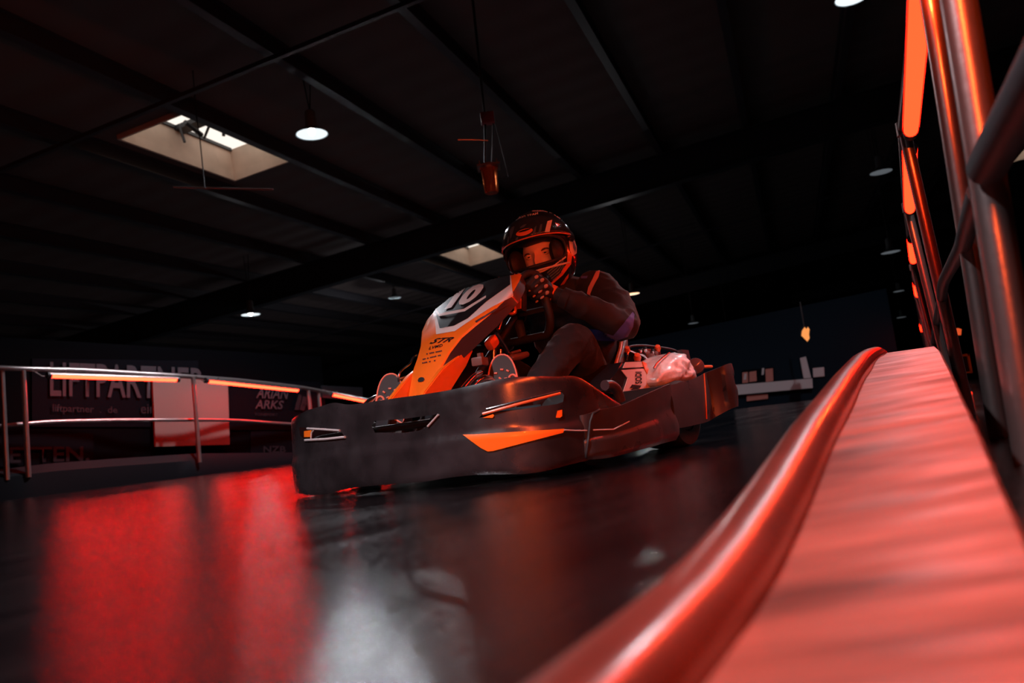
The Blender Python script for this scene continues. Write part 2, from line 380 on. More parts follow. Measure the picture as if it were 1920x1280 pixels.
# skylights
for i, (u0, u1, v0, v1) in enumerate(SKY):
    root = empty('window_%d' % (i+1), rf((u0+u1)/2, (v0+v1)/2)); tag(root, kind='structure'); root['kind'] = 'structure'
    loc = -root.location
    def part(name, fn, m, smooth=False):
        bm = BM(); fn(bm); bmesh.ops.translate(bm, verts=bm.verts[:], vec=loc); o = obj(name, bm, m, root, smooth); return o
    T = .06; Hh = .44; ins = .03
    def shaft(bm):
        outer = [(u0, v0), (u1, v0), (u1, v1), (u0, v1)]; inner = [(u0+ins, v0+ins), (u1-ins, v0+ins), (u1-ins, v1-ins), (u0+ins, v1-ins)]
        for a in range(4):
            b_ = (a+1) % 4
            q = [rf(*outer[a], -.01), rf(*outer[b_], -.01), rf(*inner[b_], Hh), rf(*inner[a], Hh)]
            q2 = [rf(outer[a][0]+(outer[a][0]-(u0+u1)/2)*.06, outer[a][1]+(outer[a][1]-(v0+v1)/2)*.12, .0), rf(outer[b_][0]+(outer[b_][0]-(u0+u1)/2)*.06, outer[b_][1]+(outer[b_][1]-(v0+v1)/2)*.12, .0)]
            v = [bm.verts.new(p) for p in q]; bm.faces.new(v)
            w_ = [bm.verts.new(p) for p in (q2[0], q2[1], rf(outer[b_][0], outer[b_][1], Hh), rf(outer[a][0], outer[a][1], Hh))]; bm.faces.new(w_)
            bm.faces.new((v[2], v[3], w_[3], w_[2]))
    part('lining', shaft, M['shaft'])
    part('kerb_strip', lambda bm: [rbox(bm, u0-.02, u1+.02, v0-.02, v0+.012, -.07, .07), rbox(bm, u0-.02, u1+.02, v1-.012, v1+.02, -.07, .07), rbox(bm, u0-.02, u0+.012, v0, v1, -.07, .07), rbox(bm, u1-.012, u1+.02, v0, v1, -.07, .07)], M['shaft'])
    uc = (u0+u1)/2
    part('glazing_bar', lambda bm: [rbox(bm, uc-.10, uc+.10, v0+ins, v1-ins, Hh-.05, Hh+.02), rbox(bm, u0+ins, u1-ins, v0+ins, v0+ins+.03, Hh-.03, Hh+.02), rbox(bm, u0+ins, u1-ins, v1-ins-.03, v1-ins, Hh-.03, Hh+.02)], M['darksteel'])
    if i < 2:
        def opener(bm):
            c = rf(uc-.05, (v0+v1)/2+.22, Hh-.12)
            tube(bm, [rf(uc-.28, (v0+v1)/2+.15, Hh-.1), rf(uc+.1, (v0+v1)/2+.2, Hh-.16)], .035, 10)
            tube(bm, [rf(uc-.2, v0+.2, Hh-.06), rf(uc+.25, v1-.25, Hh-.14)], .02, 8)
            tube(bm, [rf(uc+.1, v0+.3, Hh-.05), rf(uc+.1, v0+.35, Hh-.3)], .025, 8); tube(bm, [rf(uc-.2, v1-.2, Hh-.05), rf(uc-.2, v1-.25, Hh-.34)], .02, 8)
        part('opener', opener, M['darksteel'], True)
    # light of the day coming down the shaft
    ld = bpy.data.lights.new('daylight', 'AREA'); ld.shape = 'RECTANGLE'; ld.size = (u1-u0-2*ins); ld.size_y = (v1-v0-2*ins); ld.cycles.is_portal = True
    lo = bpy.data.objects.new('daylight', ld); COL.objects.link(lo)
    X = AU; Z = AN; Y = Z.cross(X).normalized()
    lo.matrix_world = Matrix(((X.x, Y.x, Z.x, 0), (X.y, Y.y, Z.y, 0), (X.z, Y.z, Z.z, 0), (0, 0, 0, 1))); lo.location = rf(uc, (v0+v1)/2, Hh+.03)

# ------------------------------------------------------------------ right side: barrier and guard rail
FO = V((.125, 0, 0)); FD = V((.452, .892, 0)).normalized(); FP = V((.892, -.452, 0)).normalized()
def fpt(s, off, z): return FO + FD*s + FP*off + V((0, 0, z))
ZP = [(-3, .012), (.2, .012), (.335, .012), (.413, .013), (.536, .021), (.725, .042), (1.012, .08), (1.257, .106), (1.62, .147), (2.11, .195), (2.5, .222), (2.898, .243), (3.1, .246), (3.3, .235), (3.8, .18), (4.6, .09), (5.5, .04)]
def zp(s):
    for (a, za), (c, zc) in zip(ZP[:-1], ZP[1:]):
        if s <= c: return za+(zc-za)*(s-a)/(c-a)
    return ZP[-1][1]
ss = [-3+.1*i for i in range(0, 82)]
bar = empty('track_barrier', fpt(1, -.145, 0), 0, 'low wooden barrier with a rounded pipe edge glowing red, filling the lower right foreground', 'barrier')
il = -bar.location
def lp(s, off, z): return fpt(s, off, z) + il
bm = BM()
rings = []
for s in ss:
    z = zp(s) + .0015*math.sin(s*9); e = .004
    rings.append([lp(s, -.221+e, z), lp(s, -.071-e, z), lp(s, -.071, z-e), lp(s, -.071, z-.035), lp(s, -.221, z-.035), lp(s, -.221, z-e)])
loft(bm, rings); obj('plank', bm, M['plank'], bar, True, 30)['label'] = 'worn flat wooden plank on top'
bm = BM()
rings = [[lp(s, -.215, zp(s)-.03), lp(s, -.085, zp(s)-.03), lp(s, -.085, -.05), lp(s, -.215, -.05)] for s in ss]
loft(bm, rings); obj('base', bm, M['matblack'], bar, False)
bm = BM()
pp = []
tube(bm, [lp(s, -.250, zp(s)-.004) for s in ss], .031, 28)
obj('edge_pipe', bm, M['paint_red'], bar)['label'] = 'smooth rounded pipe along the track edge'
bm = BM()
rings = [[lp(s, -.279, zp(s)-.008), lp(s, -.222, zp(s)-.02), lp(s, -.222, -.05), lp(s, -.286, -.05)] for s in ss]
loft(bm, rings); obj('skirt', bm, M['paint_red'], bar, False)
# guard rail on the right
TR = 1.06
gr = empty('guard_rail', fpt(1.6, 0, 0), 0, 'tall tubular steel guard rail rising on the right, lit red by its light tubes', 'guard rail')
il = -gr.location
def gp(s, off=0, z=0): return fpt(s, off, z) + il
def s_of(d): return (d)/.892
posts = [(1.16, .025, .03), (1.70, .021, .03), (2.82, .021, -.042), (4.12, .021, -.06), (6.3, .021, -.07), (8.5, .021, -.07), (11.5, .021, -.06), (15, .021, -.06)]
for d, r, lean in posts:
    bm = BM(); s = s_of(d); tube(bm, [gp(s, 0, -.1), gp(s, lean, TR)], r, 24)
    lathe(bm, [(r+.006, 0), (r+.006, .05)], gp(s, lean, TR-.03), seg=20, cap=True)
    obj('post', bm, M['steel'], gr)
for d in (-.3, -2.3):
    bm = BM(); tube(bm, [gp(s_of(d), 0, -.1), gp(s_of(d), 0, TR)], .021, 16); obj('post', bm, M['steel'], gr)
bm = BM(); tube(bm, [gp(-4, .03, TR), gp(s_of(1.43), .03, TR)], .022, 20); obj('top_rail', bm, M['steel'], gr)
bm = BM(); tube(bm, [gp(s_of(1.46), .03, TR), gp(s_of(2.0), .01, TR), gp(s_of(2.82), -.042, TR), gp(s_of(4.12), -.06, TR), gp(s_of(8), -.07, TR), gp(s_of(15.3), -.06, TR)], .022, 20); obj('top_rail', bm, M['steel'], gr)
# mid rails: the near one ends at the first post, the next bends down between posts
bm = BM(); tube(bm, [gp(-1.2, .16, .50), gp(s_of(.3), .105, .47), gp(s_of(.78), .052, .445), gp(s_of(1.13), .012, .425)], .027, 20); obj('mid_rail', bm, M['darksteel'], gr)
bm = BM(); tube(bm, spline([gp(s_of(1.16), .0, .40), gp(s_of(1.5), 0, .408), gp(s_of(1.70), 0, .41), gp(s_of(2.1), -.005, .43), gp(s_of(2.5), -.018, .435), gp(s_of(2.82), -.02, .42)], 6), .017, 16); obj('mid_rail', bm, M['darksteel'], gr)
bm = BM(); tube(bm, [gp(s_of(2.84), -.02, .42), gp(s_of(4.12), -.025, .43), gp(s_of(15), -.03, .45)], .017, 12); obj('mid_rail', bm, M['darksteel'], gr)
# light tubes under the right top rail
def light_tube(p0, p1, r, label, group, power=0, sleeve='tube'):
    root = empty('light_tube', (p0+p1)/2, 0, label, 'light tube', group); il = -root.location
    a, b = p0+il, p1+il; t = (b-a).normalized()
    bm = BM(); tube(bm, [a+t*.03, b-t*.03], r, 14); o = obj('lit_sleeve', bm, M[sleeve], root)
    if power:
        for f in (.1, .3, .5, .7, .9):
            ld = bpy.data.lights.new('tube_light', 'POINT'); ld.energy = power/5; ld.color = (1, .13, .022); ld.shadow_soft_size = 0
            lo = bpy.data.objects.new('tube_light', ld); COL.objects.link(lo); lo.parent = root; lo.location = a+(b-a)*f-V((0, 0, r+.003))
    for e0, e1 in ((a-t*.012, a+t*.032), (b-t*.032, b+t*.012)):
        bm = BM(); tube(bm, [e0, e1], r*1.12, 14); obj('end_cap', bm, M['darksteel'], root)
    for f in (.12, .88):
        bm = BM(); q = a+(b-a)*f; box(bm, q+V((0, 0, r+.012)), (.018, .018, .028)); obj('bracket', bm, M['steel'], root)
    u = V((0, 0, 1)); sd = t.cross(u).normalized(); bm = BM(); prof = []
    for k in range(13):
        an = math.pi*k/12; prof.append((math.cos(an)*r*1.25, math.sin(an)*r*1.1+.001))
    prof += [(-x*.93, y*.9) if False else (x*.93, y*.93) for x, y in prof[::-1]]
    loft(bm, [[q + sd*x + u*y for x, y in prof] for q in (a+t*.01, b-t*.01)]); obj('housing', bm, M['steel'], root, True, 30)  # half-shell added to keep the tube's light off the roof
    bm = BM(); tube(bm, spline([a-t*.01, a-t*.06+V((0, 0, -.012)), a-t*.11+V((0, 0, .02)), a-t*.16+V((0, 0, .045))], 4), .004, 8); obj('cable', bm, M['steel'], root)
    return root
rt_tubes = [(1.50, 2.71, 'large bright orange light tube on the right rail, nearest one at the top edge'),
            (2.90, 3.95, 'second orange light tube along the right guard rail'),
            (4.75, 5.65, 'third orange light tube along the right guard rail, small and thin'),
            (6.9, 7.9, 'fourth orange light tube along the right guard rail, a short glowing dash'),
            (11.8, 13.4, 'farthest orange light tube along the right guard rail, a tiny dot')]
def LO(d): return interp2([(1.4, .026), (2.0, .006), (2.8, -.03), (3.4, -.045), (4.2, -.058), (6, -.068), (15, -.06)], d)
def interp2(tab, x):
    for (a, ya), (c, yc) in zip(tab[:-1], tab[1:]):
        if x <= c: return ya+(yc-ya)*(x-a)/(c-a)
    return tab[-1][1]
for a, c, lab in rt_tubes:
    light_tube(fpt(s_of(a), LO(a), TR-.06), fpt(s_of(c), LO(c), TR-.06), .023, lab, 'light tubes on the right guard rail', 6 if a < 2 else 6 if a < 4 else 0, 'tube_right')
for a, c, lab in ((.1, 1.35, 'light tube on the right guard rail straight above the near barrier'), (-1.6, -.35, 'light tube on the right guard rail behind the photographer')):
    light_tube(fpt(s_of(a), .03, TR-.06), fpt(s_of(c), .03, TR-.06), .023, lab, 'light tubes on the right guard rail out of frame', 44 if a > 0 else 100, 'tube_right')

# ------------------------------------------------------------------ left side: barrier and guard rail
LS = [(-330, 7.2), (42, 8.5), (365, 10.2), (583, 12.2), (720, 14.0)]       # px, depth of posts
def interp(tab, x):
    if x <= tab[0][0]: (a, ya), (c, yc) = tab[0], tab[1]
    elif x >= tab[-1][0]: (a, ya), (c, yc) = tab[-2], tab[-1]
    else:
        for (a, ya), (c, yc) in zip(tab[:-1], tab[1:]):
            if x <= c: break
    return ya+(yc-ya)*(x-a)/(c-a)
topy = [(-330, 672), (0, 690), (160, 694), (330, 704), (450, 713), (560, 725), (620, 737), (697, 751), (760, 764)]
midy = [(-330, 800), (0, 800), (55, 792), (180, 788), (290, 787), (430, 787), (545, 795), (700, 803)]
basey = [(-330, 905), (0, 880), (100, 868), (225, 859), (365, 850), (545, 848), (700, 846)]
flry = [(-330, 985), (0, 940), (200, 914), (380, 890), (545, 870), (700, 853)]
def cr(tab, dtab, xs_, dd=0): return [pt(x, interp(tab, x), interp(dtab, x)+dd) for x in xs_]
xsamp = list(range(-330, 761, 30))
gl = empty('guard_rail', pt(200, 880, 9.3), 0, 'long curved steel guard rail on the left carrying three light tubes', 'guard rail'); il = -gl.location
bm = BM(); tube(bm, [p+il for p in spline(cr(topy, LS, xsamp[::2]), 3)], .027, 16); obj('top_rail', bm, M['steel_left'], gl)
bm = BM(); tube(bm, [p+il for p in spline(cr(midy, LS, xsamp[::2]), 3)], .022, 16); obj('mid_rail', bm, M['steel_left'], gl)
for px in (-330, 6, 46, 365, 581, 600, 762):
    top = pt(px-3, interp(topy, px), interp(LS, px)); bot = pt(px, interp(basey, px), interp(LS, px)); bot = V((top.x, top.y, bot.z-.12))
    bm = BM(); tube(bm, [top+il, bot+il], .027, 16); obj('post', bm, M['steel_left'], gl)
for a, c, ya, yb, lab in ((90, 334, 703, 711, 'long glowing orange light tube under the left rail, leftmost of three'), (386, 560, 713, 731, 'glowing orange light tube under the left rail, middle of three'), (620, 712, 738, 757, 'orange light tube under the left rail, partly behind the kart')):
    light_tube(pt(a, ya, interp(LS, a)-.06), pt(c, yb, interp(LS, c)-.06), .031, lab, 'light tubes on the left guard rail')
bl = empty('track_barrier', pt(270, 900, 9.0), 0, 'low black track barrier with a worn top edge along the left side', 'barrier'); il = -bl.location
bm = BM(); rings = []
for x in xsamp:
    t = pt(x, interp(basey, x), interp(LS, x)); f = pt(x, interp(flry, x), interp(LS, x)-.22)
    nrm = V((-.35, .93, 0)); fz = floor_z(f.x, f.y)
    f.z = min(f.z, fz+.05)
    rings.append([V((f.x, f.y, -.1))+il, f+il, V((f.x, f.y, t.z-.09))+il+nrm*.03, V((t.x, t.y, t.z))+il-nrm*.06, V((t.x, t.y, t.z))+il+nrm*.08, V((t.x, t.y, -.1))+il+nrm*.1])
loft(bm, rings); obj('bumper_strip', bm, M['barrier_black'], bl, True, 35)

# ------------------------------------------------------------------ banners on the left wall
WN = V((.87, -.5, 0)).normalized(); WP = V((-4.05, 10.2, 0)) - WN*.62
WT = V((.5, .87, 0)).normalized()
def onw(px, py, off=0): return onplane(px, py, WP+WN*off, WN)
def flat(name, pts, off, th, m, parent=None):
    P = [onw(x, y, off) for x, y in pts]
    o0 = sum(P, V((0, 0, 0)))/len(P); bm = BM()
    base = parent.location if parent else o0
    prism(bm, [p-base for p in P], -WN*th); o = obj(name, bm, m, parent, False)
    if not parent: o.location = o0
    return o
def lettering(name, txt, quad, off, m, parent, plane=onw, bold=0, th=.004, **kw):
    bm = text_bm(txt, bold, **kw); bl_, br_, tr_, tl_ = [V((*q, 0)) for q in quad]
    for v in bm.verts:
        x, y = v.co.x, v.co.y; q = bl_*(1-x)*(1-y)+br_*x*(1-y)+tr_*x*y+tl_*(1-x)*y
        v.co = plane(q.x, q.y, off) - (parent.location if parent else V((0, 0, 0)))
    return obj(name, bm, m, parent, False)
wl = empty('wall_left_inner', (0, 0, 0)); bpy.data.objects.remove(wl)
bm = BM(); a = WP-WT*6; c = WP+WT*2.9; prism(bm, [(a.x, a.y, -.2), (c.x, c.y, -.2), (c.x, c.y, 1.75), (a.x, a.y, 1.95)], -WN*.12)
wp = obj('wall_partition', bm, M['wallblack'], None, False); tag(wp, kind='structure')
def banner(label, pts, off=.02):
    P = [onw(x, y, off) for x, y in pts]; o0 = sum(P, V((0, 0, 0)))/len(P)
    r = empty('advertising_banner', o0, 0, label, 'banner', 'banners behind the left guard rail'); flat('sheet', pts, off, .015, M['banner'], r); return r
b1 = banner('dark banner reading LIFTPARTNER behind the left guard rail', [(60, 800), (372, 800), (372, 676), (60, 672)])
lettering('lettering', 'LIFTPARTNER', [(94, 742), (385, 748), (385, 690), (94, 678)], .045, M['banner_text'], b1, bold=.015)
lettering('lettering', 'liftpartner  .  de', [(99, 776), (220, 778), (220, 762), (99, 757)], .045, M['banner_dim'], b1, bold=.01)
lettering('lettering', 'einfach', [(264, 775), (330, 775), (330, 756), (264, 756)], .045, M['banner_dim'], b1, bold=.01)
b2 = banner('dark banner reading ARIAN ARKS in slanted letters beside the pale board', [(429, 806), (600, 806), (600, 715), (426, 712)])
lettering('lettering', 'ARIAN', [(480, 746), (538, 748), (543, 728), (485, 725)], .045, M['banner_text'], b2, bold=.02)
lettering('lettering', 'ARKS', [(478, 766), (529, 767), (533, 751), (481, 749)], .045, M['banner_text'], b2, bold=.02)
lettering('lettering', 'TONEFORT', [(477, 779), (521, 780), (521, 775), (477, 774)], .045, M['banner_dim'], b2, bold=.01)
bm = BM(); 
for q in ([(552, 768), (560, 738), (566, 742), (560, 768)], [(562, 768), (568, 742), (576, 745), (570, 770)], [(566, 757), (580, 752), (580, 758), (566, 762)]):
    prism(bm, [onw(x, y, .045)-b2.location for x, y in q], WN*.004)
obj('emblem', bm, M['banner_dim'], b2, False)
b3 = banner('dark banner with large cut off letters low behind the left guard rail', [(-10, 875), (175, 868), (175, 812), (-10, 815)])
lettering('lettering', 'ETTEN.', [(18, 868), (168, 864), (168, 836), (18, 838)], .045, M['banner_dim'], b3, bold=.02)
b4 = banner('dark banner with small pale letters low beside the left end of the kart', [(470, 858), (560, 856), (560, 808), (470, 808)])
lettering('lettering', 'NZB', [(494, 848), (536, 848), (536, 836), (494, 836)], .045, M['banner_dim'], b4, bold=.02)
pb = empty('notice_board', onw(360, 770, .08), 0, 'tall pale blank board behind the left rail post', 'board')
flat('board', [(292, 837), (431, 833), (427, 708), (286, 708)], .08, .03, M['panel'], pb)
sg = empty('wall_sign', onw(640, 720, .03), 0, 'dim grey sign behind the left rail beside the kart fairing', 'sign')
flat('board', [(604, 745), (680, 752), (680, 726), (604, 722)], .03, .03, M['banner_dim'], sg)

# ------------------------------------------------------------------ right background beyond the track
RN = V((-.20, -.98, 0)).normalized(); RP = pt(1450, 730, 13.5)
def onr(px, py, off=0): return onplane(px, py, RP+RN*off, RN)
bm = BM(); P = [onr(1180, 840), onr(2300, 700), onr(2300, 560), onr(1180, 690)]
q0 = onr(1150, 700); q1 = onr(1672, 600)
prism(bm, [(q0.x, q0.y, -.2), (q1.x, q1.y, -.2), (q1.x, q1.y, 1.75), (q0.x, q0.y, 1.45)], -RN*.15)
wr = obj('wall_divider', bm, M['wallblue'], None, False); tag(wr, kind='structure')
def flatr(name, pts, off, th, m, parent):
    bm = BM(); prism(bm, [onr(x, y, off)-parent.location for x, y in pts], -RN*th); return obj(name, bm, m, parent, False)
pr = empty('barrier_board', onr(1455, 730, .08), 0, 'pale horizontal barrier board on the dark blue wall behind the kart', 'barrier')
flatr('board', [(1372, 741), (1524, 727), (1523, 709), (1372, 722)], .08, .04, M['greywall'], pr)
flatr('end_post', [(1507, 709), (1521, 708), (1511, 668), (1500, 671)], .08, .05, M['greywall'], pr)
ps = empty('wall_poster', onr(1420, 705, .03), 0, 'small dark poster with red letters above the pale barrier board', 'poster')
flatr('sheet', [(1390, 724), (1452, 718), (1450, 688), (1391, 694)], .03, .01, M['banner'], ps)
M['poster_red'] = mat('poster_red_print', (.28, .10, .08), .6)
for q_ in ([(1392, 718), (1403, 717), (1402, 697), (1392, 698)], [(1405, 716), (1419, 714), (1418, 695), (1405, 697)], [(1436, 716), (1450, 714), (1449, 690), (1435, 692)]):
    flatr('print', q_, .045, .004, M['poster_red'], ps)
flatr('print', [(1394, 712), (1399, 711), (1400, 700), (1396, 700)], .055, .004, M['greywall'], ps); flatr('print', [(1428, 703), (1432, 702), (1433, 690), (1429, 690)], .055, .004, M['greywall'], ps)
flatr('lower_print', [(1400, 752), (1440, 747), (1440, 738), (1400, 741)], .03, .01, M['poster_red'], ps)
p2 = empty('wall_poster', onr(1535, 695, .03), 0, 'small grey poster beside the pipe edge, right of the pale post', 'poster')
flatr('sheet', [(1525, 707), (1546, 705), (1545, 688), (1524, 690)], .03, .01, M['greywall'], p2)
# orange sign light, blue-red sign, yellow frame
def blob(name, pts, d, m, label, cat, th=.05):
    P = [pt(x, y, d) for x, y in pts]; c = sum(P, V((0, 0, 0)))/len(P); bm = BM(); prism(bm, [p-c for p in P], FW*th)
    r = empty(name, c, 0, label, cat); obj('lit_face', bm, m, r, False)
    bm = BM(); prism(bm, [(p-c)*1.14+FW*.01 for p in P], FW*(th+.02)); obj('housing', bm, M['matblack'], r, False)
    tube_b = BM(); tube(tube_b, [V((0, 0, .02))+FW*.05, V((0, 0, .5))+FW*.05], .01, 6); obj('hanger', tube_b, M['matblack'], r)
    return r
blob('sign_light', [(1504, 620), (1509, 613), (1512, 617), (1515, 613), (1518, 617), (1517, 626), (1518, 634), (1514, 640), (1508, 634), (1503, 629)], 12.5, M['flame'], 'small glowing amber light above the pale post in the right background', 'light')
blob('sign_light', [(1784, 617), (1797, 615), (1803, 617), (1802, 628), (1785, 629)], 9, M['signred'], 'small red and blue lit sign seen between the right guard rail posts', 'sign')
bb = bpy.data.objects[-1] if False else None
yf = empty('signal_box', pt(1803, 683, 7), 0, 'dark box with a yellow frame beyond the right guard rail posts', 'box'); bm = BM()
box(bm, (0, 0, 0), (.10, .06, .17)); obj('housing', bm, M['matblack'], yf, False); bm = BM()
for c_, s_ in (((0, -.035, .075), (.12, .02, .02)), ((.05, -.035, 0), (.016, .02, .17)), ((.03, -.035, -.075), (.05, .02, .012))): box(bm, c_, s_)
obj('frame', bm, M['yellow'], yf, False)
bm = BM(); tube(bm, [(0, .02, -.08), (0, .02, -.6)], .02, 8); obj('stand', bm, M['matblack'], yf)
rd = empty('marker_lamp', pt(1818, 752, 5), 0, 'small red marker lamp low behind the right guard rail', 'lamp'); bm = BM(); box(bm, (0, 0, 0), (.045, .03, .12), None, .008); obj('lens', bm, glow('marker_red', (1, .03, .01), 1.2), rd)
bm = BM(); box(bm, (0, .03, -.02), (.07, .03, .2)); obj('housing', bm, M['matblack'], rd)

# ------------------------------------------------------------------ hanging lamps
def pendant(px, py, d, rad, lit, label, cables=1.2, group='bell pendant lamps under the roof', power=0, warm=False, cone=150, spill=0):
    r = empty('pendant_lamp', pt(px, py, d), 0, label, 'lamp', group); k = rad/.2
    bm = BM(); lathe(bm, [(.2*k, 0), (.195*k, .01*k), (.15*k, .045*k), (.085*k, .08*k), (.07*k, .13*k), (.068*k, .28*k), (.05*k, .31*k), (.0, .315*k)], seg=32)
    lathe(bm, [(.2*k, 0), (.19*k, .006*k), (.14*k, .035*k), (.07*k, .07*k), (.0, .07*k)], seg=32); obj('shade', bm, M['enamel'], r)
    if lit:
        bm = BM(); lathe(bm, [(.19*k, .004*k), (.14*k, .032*k), (.07*k, .066*k), (.0, .067*k)], seg=32)
        obj('reflector', bm, M['warm'] if warm else (M['lampwhite'] if lit > 1 else M['bulbdim']), r)
    if lit > 1:
        bm = BM(); ellips(bm, (0, 0, .035*k), (.045*k, .045*k, .055*k)); obj('bulb', bm, M['bulb'] if not warm else M['warm'], r)
    hc = RH - (pt(px, py, d)-CAM).dot(AN); cables = hc/AN.z - .3*k - .02 if d > 2 else cables
    bm = BM(); tube(bm, [(-.0, 0, .3*k), (-.05*k, 0, .3*k+cables)], .008, 6); tube(bm, [(.0, 0, .3*k), (.05*k, 0, .3*k+cables)], .008, 6); obj('cable', bm, M['matblack'], r)
    if power:
        ld = bpy.data.lights.new('lamp_light', 'SPOT'); ld.energy = power; ld.color = (.92, .93, 1.0) if not warm else (1, .7, .45); ld.spot_size = math.radians(cone); ld.spot_blend = .6; ld.shadow_soft_size = .08
        lo = bpy.data.objects.new('lamp_light', ld); COL.objects.link(lo); lo.parent = r; lo.location = (0, 0, -.02)
        ld = bpy.data.lights.new('bulb_spill', 'POINT'); ld.energy = spill; ld.color = (.95, .93, .95); ld.shadow_soft_size = .03
        lo = bpy.data.objects.new('bulb_spill', ld); COL.objects.link(lo); lo.parent = r; lo.location = (0, 0, -.06)
    return r
G1 = 'bell pendant lamps under the roof'
pendant(585, 252, 10.0, .2, 3, 'bright bell pendant lamp on two cables right of the large skylight', .75, power=900, spill=2)
pendant(470, 590, 17, .2, 2, 'small pale pendant lamp low on the left above the guard rail', 1.1, power=20, spill=6)
pendant(1598, -4, 9.4, .2, 3, 'bright pendant lamp cut off by the top edge at right', .9, power=420, spill=1.5)
pendant(1652, 323, 14.5, .2, 1, 'unlit pendant lamp left of the glowing tube at upper right', 1.3)
pendant(1670, 473, 17, .2, 1, 'faint pendant lamp below the unlit one at upper right', 1.3)
pendant(1186, 551, 19, .17, 2, 'small warm glowing pendant lamp right behind the driver shoulder', 1.3, warm=True, power=30, spill=22)
for px, py, d, lab in ((1300, 606, 24, 'tiny dim pendant lamp above the rear of the kart'), (1366, 637, 26, 'tiny dim pendant lamp just above the blue wall'), (1685, 546, 24, 'tiny dim pendant lamp beside the right guard rail'), (1690, 595, 28, 'farthest tiny pendant lamp beside the right guard rail'), (740, 558, 22, 'tiny dark pendant lamp left of the number panel')):
    pendant(px, py, d, .16, 1, lab, 1.0, power=2800 if px == 740 else 0, spill=28 if px == 740 else 0)
# unseen lamps added for neutral light on kart and barrier, shaped as pendants
for (x, y, z, p, cone), lab in zip(((-1.5, .4, 2.75, 620, 118), (2.3, 3.3, 2.9, 300, 84)), ('unseen pendant lamp added as neutral key light on the kart', 'unseen pendant lamp added to light the kart flank from beyond the right guard rail')):
    r = pendant(960, 640, 1, .2, 3, lab, (RH-(V((x, y, z))-CAM).dot(AN))/AN.z-.32, power=p, cone=cone); r.location = (x, y, z)

# ------------------------------------------------------------------ hanging beacon, hanging rail
r = empty('warning_beacon', pt(919, 335, 7.0), 0, 'amber glass warning beacon hanging on a wire above the driver', 'beacon')
bm = BM(); lathe(bm, [(.055, -.13), (.062, -.12), (.066, -.02), (.074, .09), (.078, .10)], seg=28); lathe(bm, [(0, -.13), (.055, -.13)], seg=28); obj('lens', bm, M['amberglass'], r)
bm = BM(); lathe(bm, [(0, -.1), (.03, -.1), (.03, .08), (0, .08)], seg=16); obj('inner_drum', bm, M['darksteel'], r)
bm = BM(); box(bm, (0, 0, .105), (.2, .19, .014)); lathe(bm, [(.08, .085), (.082, .1), (.082, .125), (.0, .13)], seg=24)
box(bm, (-.075, 0, .14), (.008, .01, .07)); box(bm, (.075, 0, .14), (.008, .01, .07)); obj('cap', bm, M['steel'], r, False)
top = pt(893, 20, 7.0); top = top + V((0, 0, (RH-(top-CAM).dot(AN))/AN.z-.04)) - r.location; mid = pt(914, 222, 7.0)-r.location
bm = BM(); tube(bm, [V((-.03, 0, .12)), mid+V((-.02, 0, 0)), top], .012, 8); tube(bm, [V((.03, 0, .12)), mid+V((.05, 0, 0))], .006, 8); tube(bm, [mid+V((.05, 0, .05)), V((.16, 0, .0))], .003, 6); obj('wire', bm, M['matblack'], r)
bm = BM(); box(bm, mid, (.12, .08, .10), None, .01); obj('junction_box', bm, mat('red_box', (.22, .05, .06), .5), r)
bm = BM(); tube(bm, spline([mid+V((-.28, 0, -.16)), mid+V((-.12, 0, -.18)), mid+V((-.02, 0, -.2))], 5), .005, 6); obj('arm', bm, M['steel'], r)
r = empty('hanging_rail', pt(384, 352, 8.5), 0, 'thin horizontal rail hanging on a wire below the large skylight', 'rail')
bm = BM(); tube(bm, [pt(325, 351, 8.5)-r.location, pt(512, 355, 8.6)-r.location], .009, 8); obj('bar', bm, M['steel'], r)
bm = BM(); tube(bm, [V((0, 0, 0)), pt(375, 262, 8.9)-r.location, pt(368, 215, 9.4)-r.location, pt(368, 215, 9.4)-r.location+V((0, 0, (RH-(pt(368, 215, 9.4)-CAM).dot(AN))/AN.z))], .007, 6); obj('wire', bm, M['matblack'], r)
# ------------------------------------------------------------------ the kart (local axes: x = driver's left, y = towards the back, z = up)
KA = math.radians(37)
kart = empty('go_kart', (-.46, 2.42, 0), -KA, 'racing rental kart with orange front fairing numbered 10 and scuffed dark bumper', 'go-kart')
bpy.context.view_layer.update()
KM = kart.matrix_world.copy(); KI = KM.inverted()
def K(px, py, ax, val):
    """point on a fixed plane of the kart (x, y or z = val) seen at a pixel, in kart axes"""
    d = KI.to_3x3() @ ray(px, py); o = KI @ CAM; t = (val-o[ax])/d[ax]; return o + d*t
SURF = {}
def shell(name, prof, offs, m, parent, n=6, thick=.008, rows=16):
    """prof: list of (x, y, zb, zt) round the plan; offs(v, i) outward bulge"""
    P = [V((x, y, 0)) for x, y, zb, zt in prof]; ZB = [V((zb, zt, 0)) for x, y, zb, zt in prof]
    S = spline(P, n); Z = spline(ZB, n); N = len(S); bm = BM(); R = []
    for i, (p, z) in enumerate(zip(S, Z)):
        a = S[max(0, i-1)]; c = S[min(N-1, i+1)]; t = (c-a).normalized(); nr = V((t.y, -t.x, 0)); nr = nr if nr.dot(V((p.x, p.y-.8, 0))) > 0 else -nr; row = []
        for k in range(rows+1):
            v = k/rows; row.append(bm.verts.new(V((p.x, p.y, z.x+(z.y-z.x)*v)) + nr*offs(v, i/(N-1))))
        R.append(row)
    for a, c in zip(R[:-1], R[1:]):
        for k in range(rows): bm.faces.new((a[k], c[k], c[k+1], a[k+1]))
    o = obj(name, bm, m, parent, True, 35)
    bake(o, [('SOLIDIFY', dict(thickness=thick, offset=0))])
    o.data.set_sharp_from_angle(angle=math.radians(38))
    return o
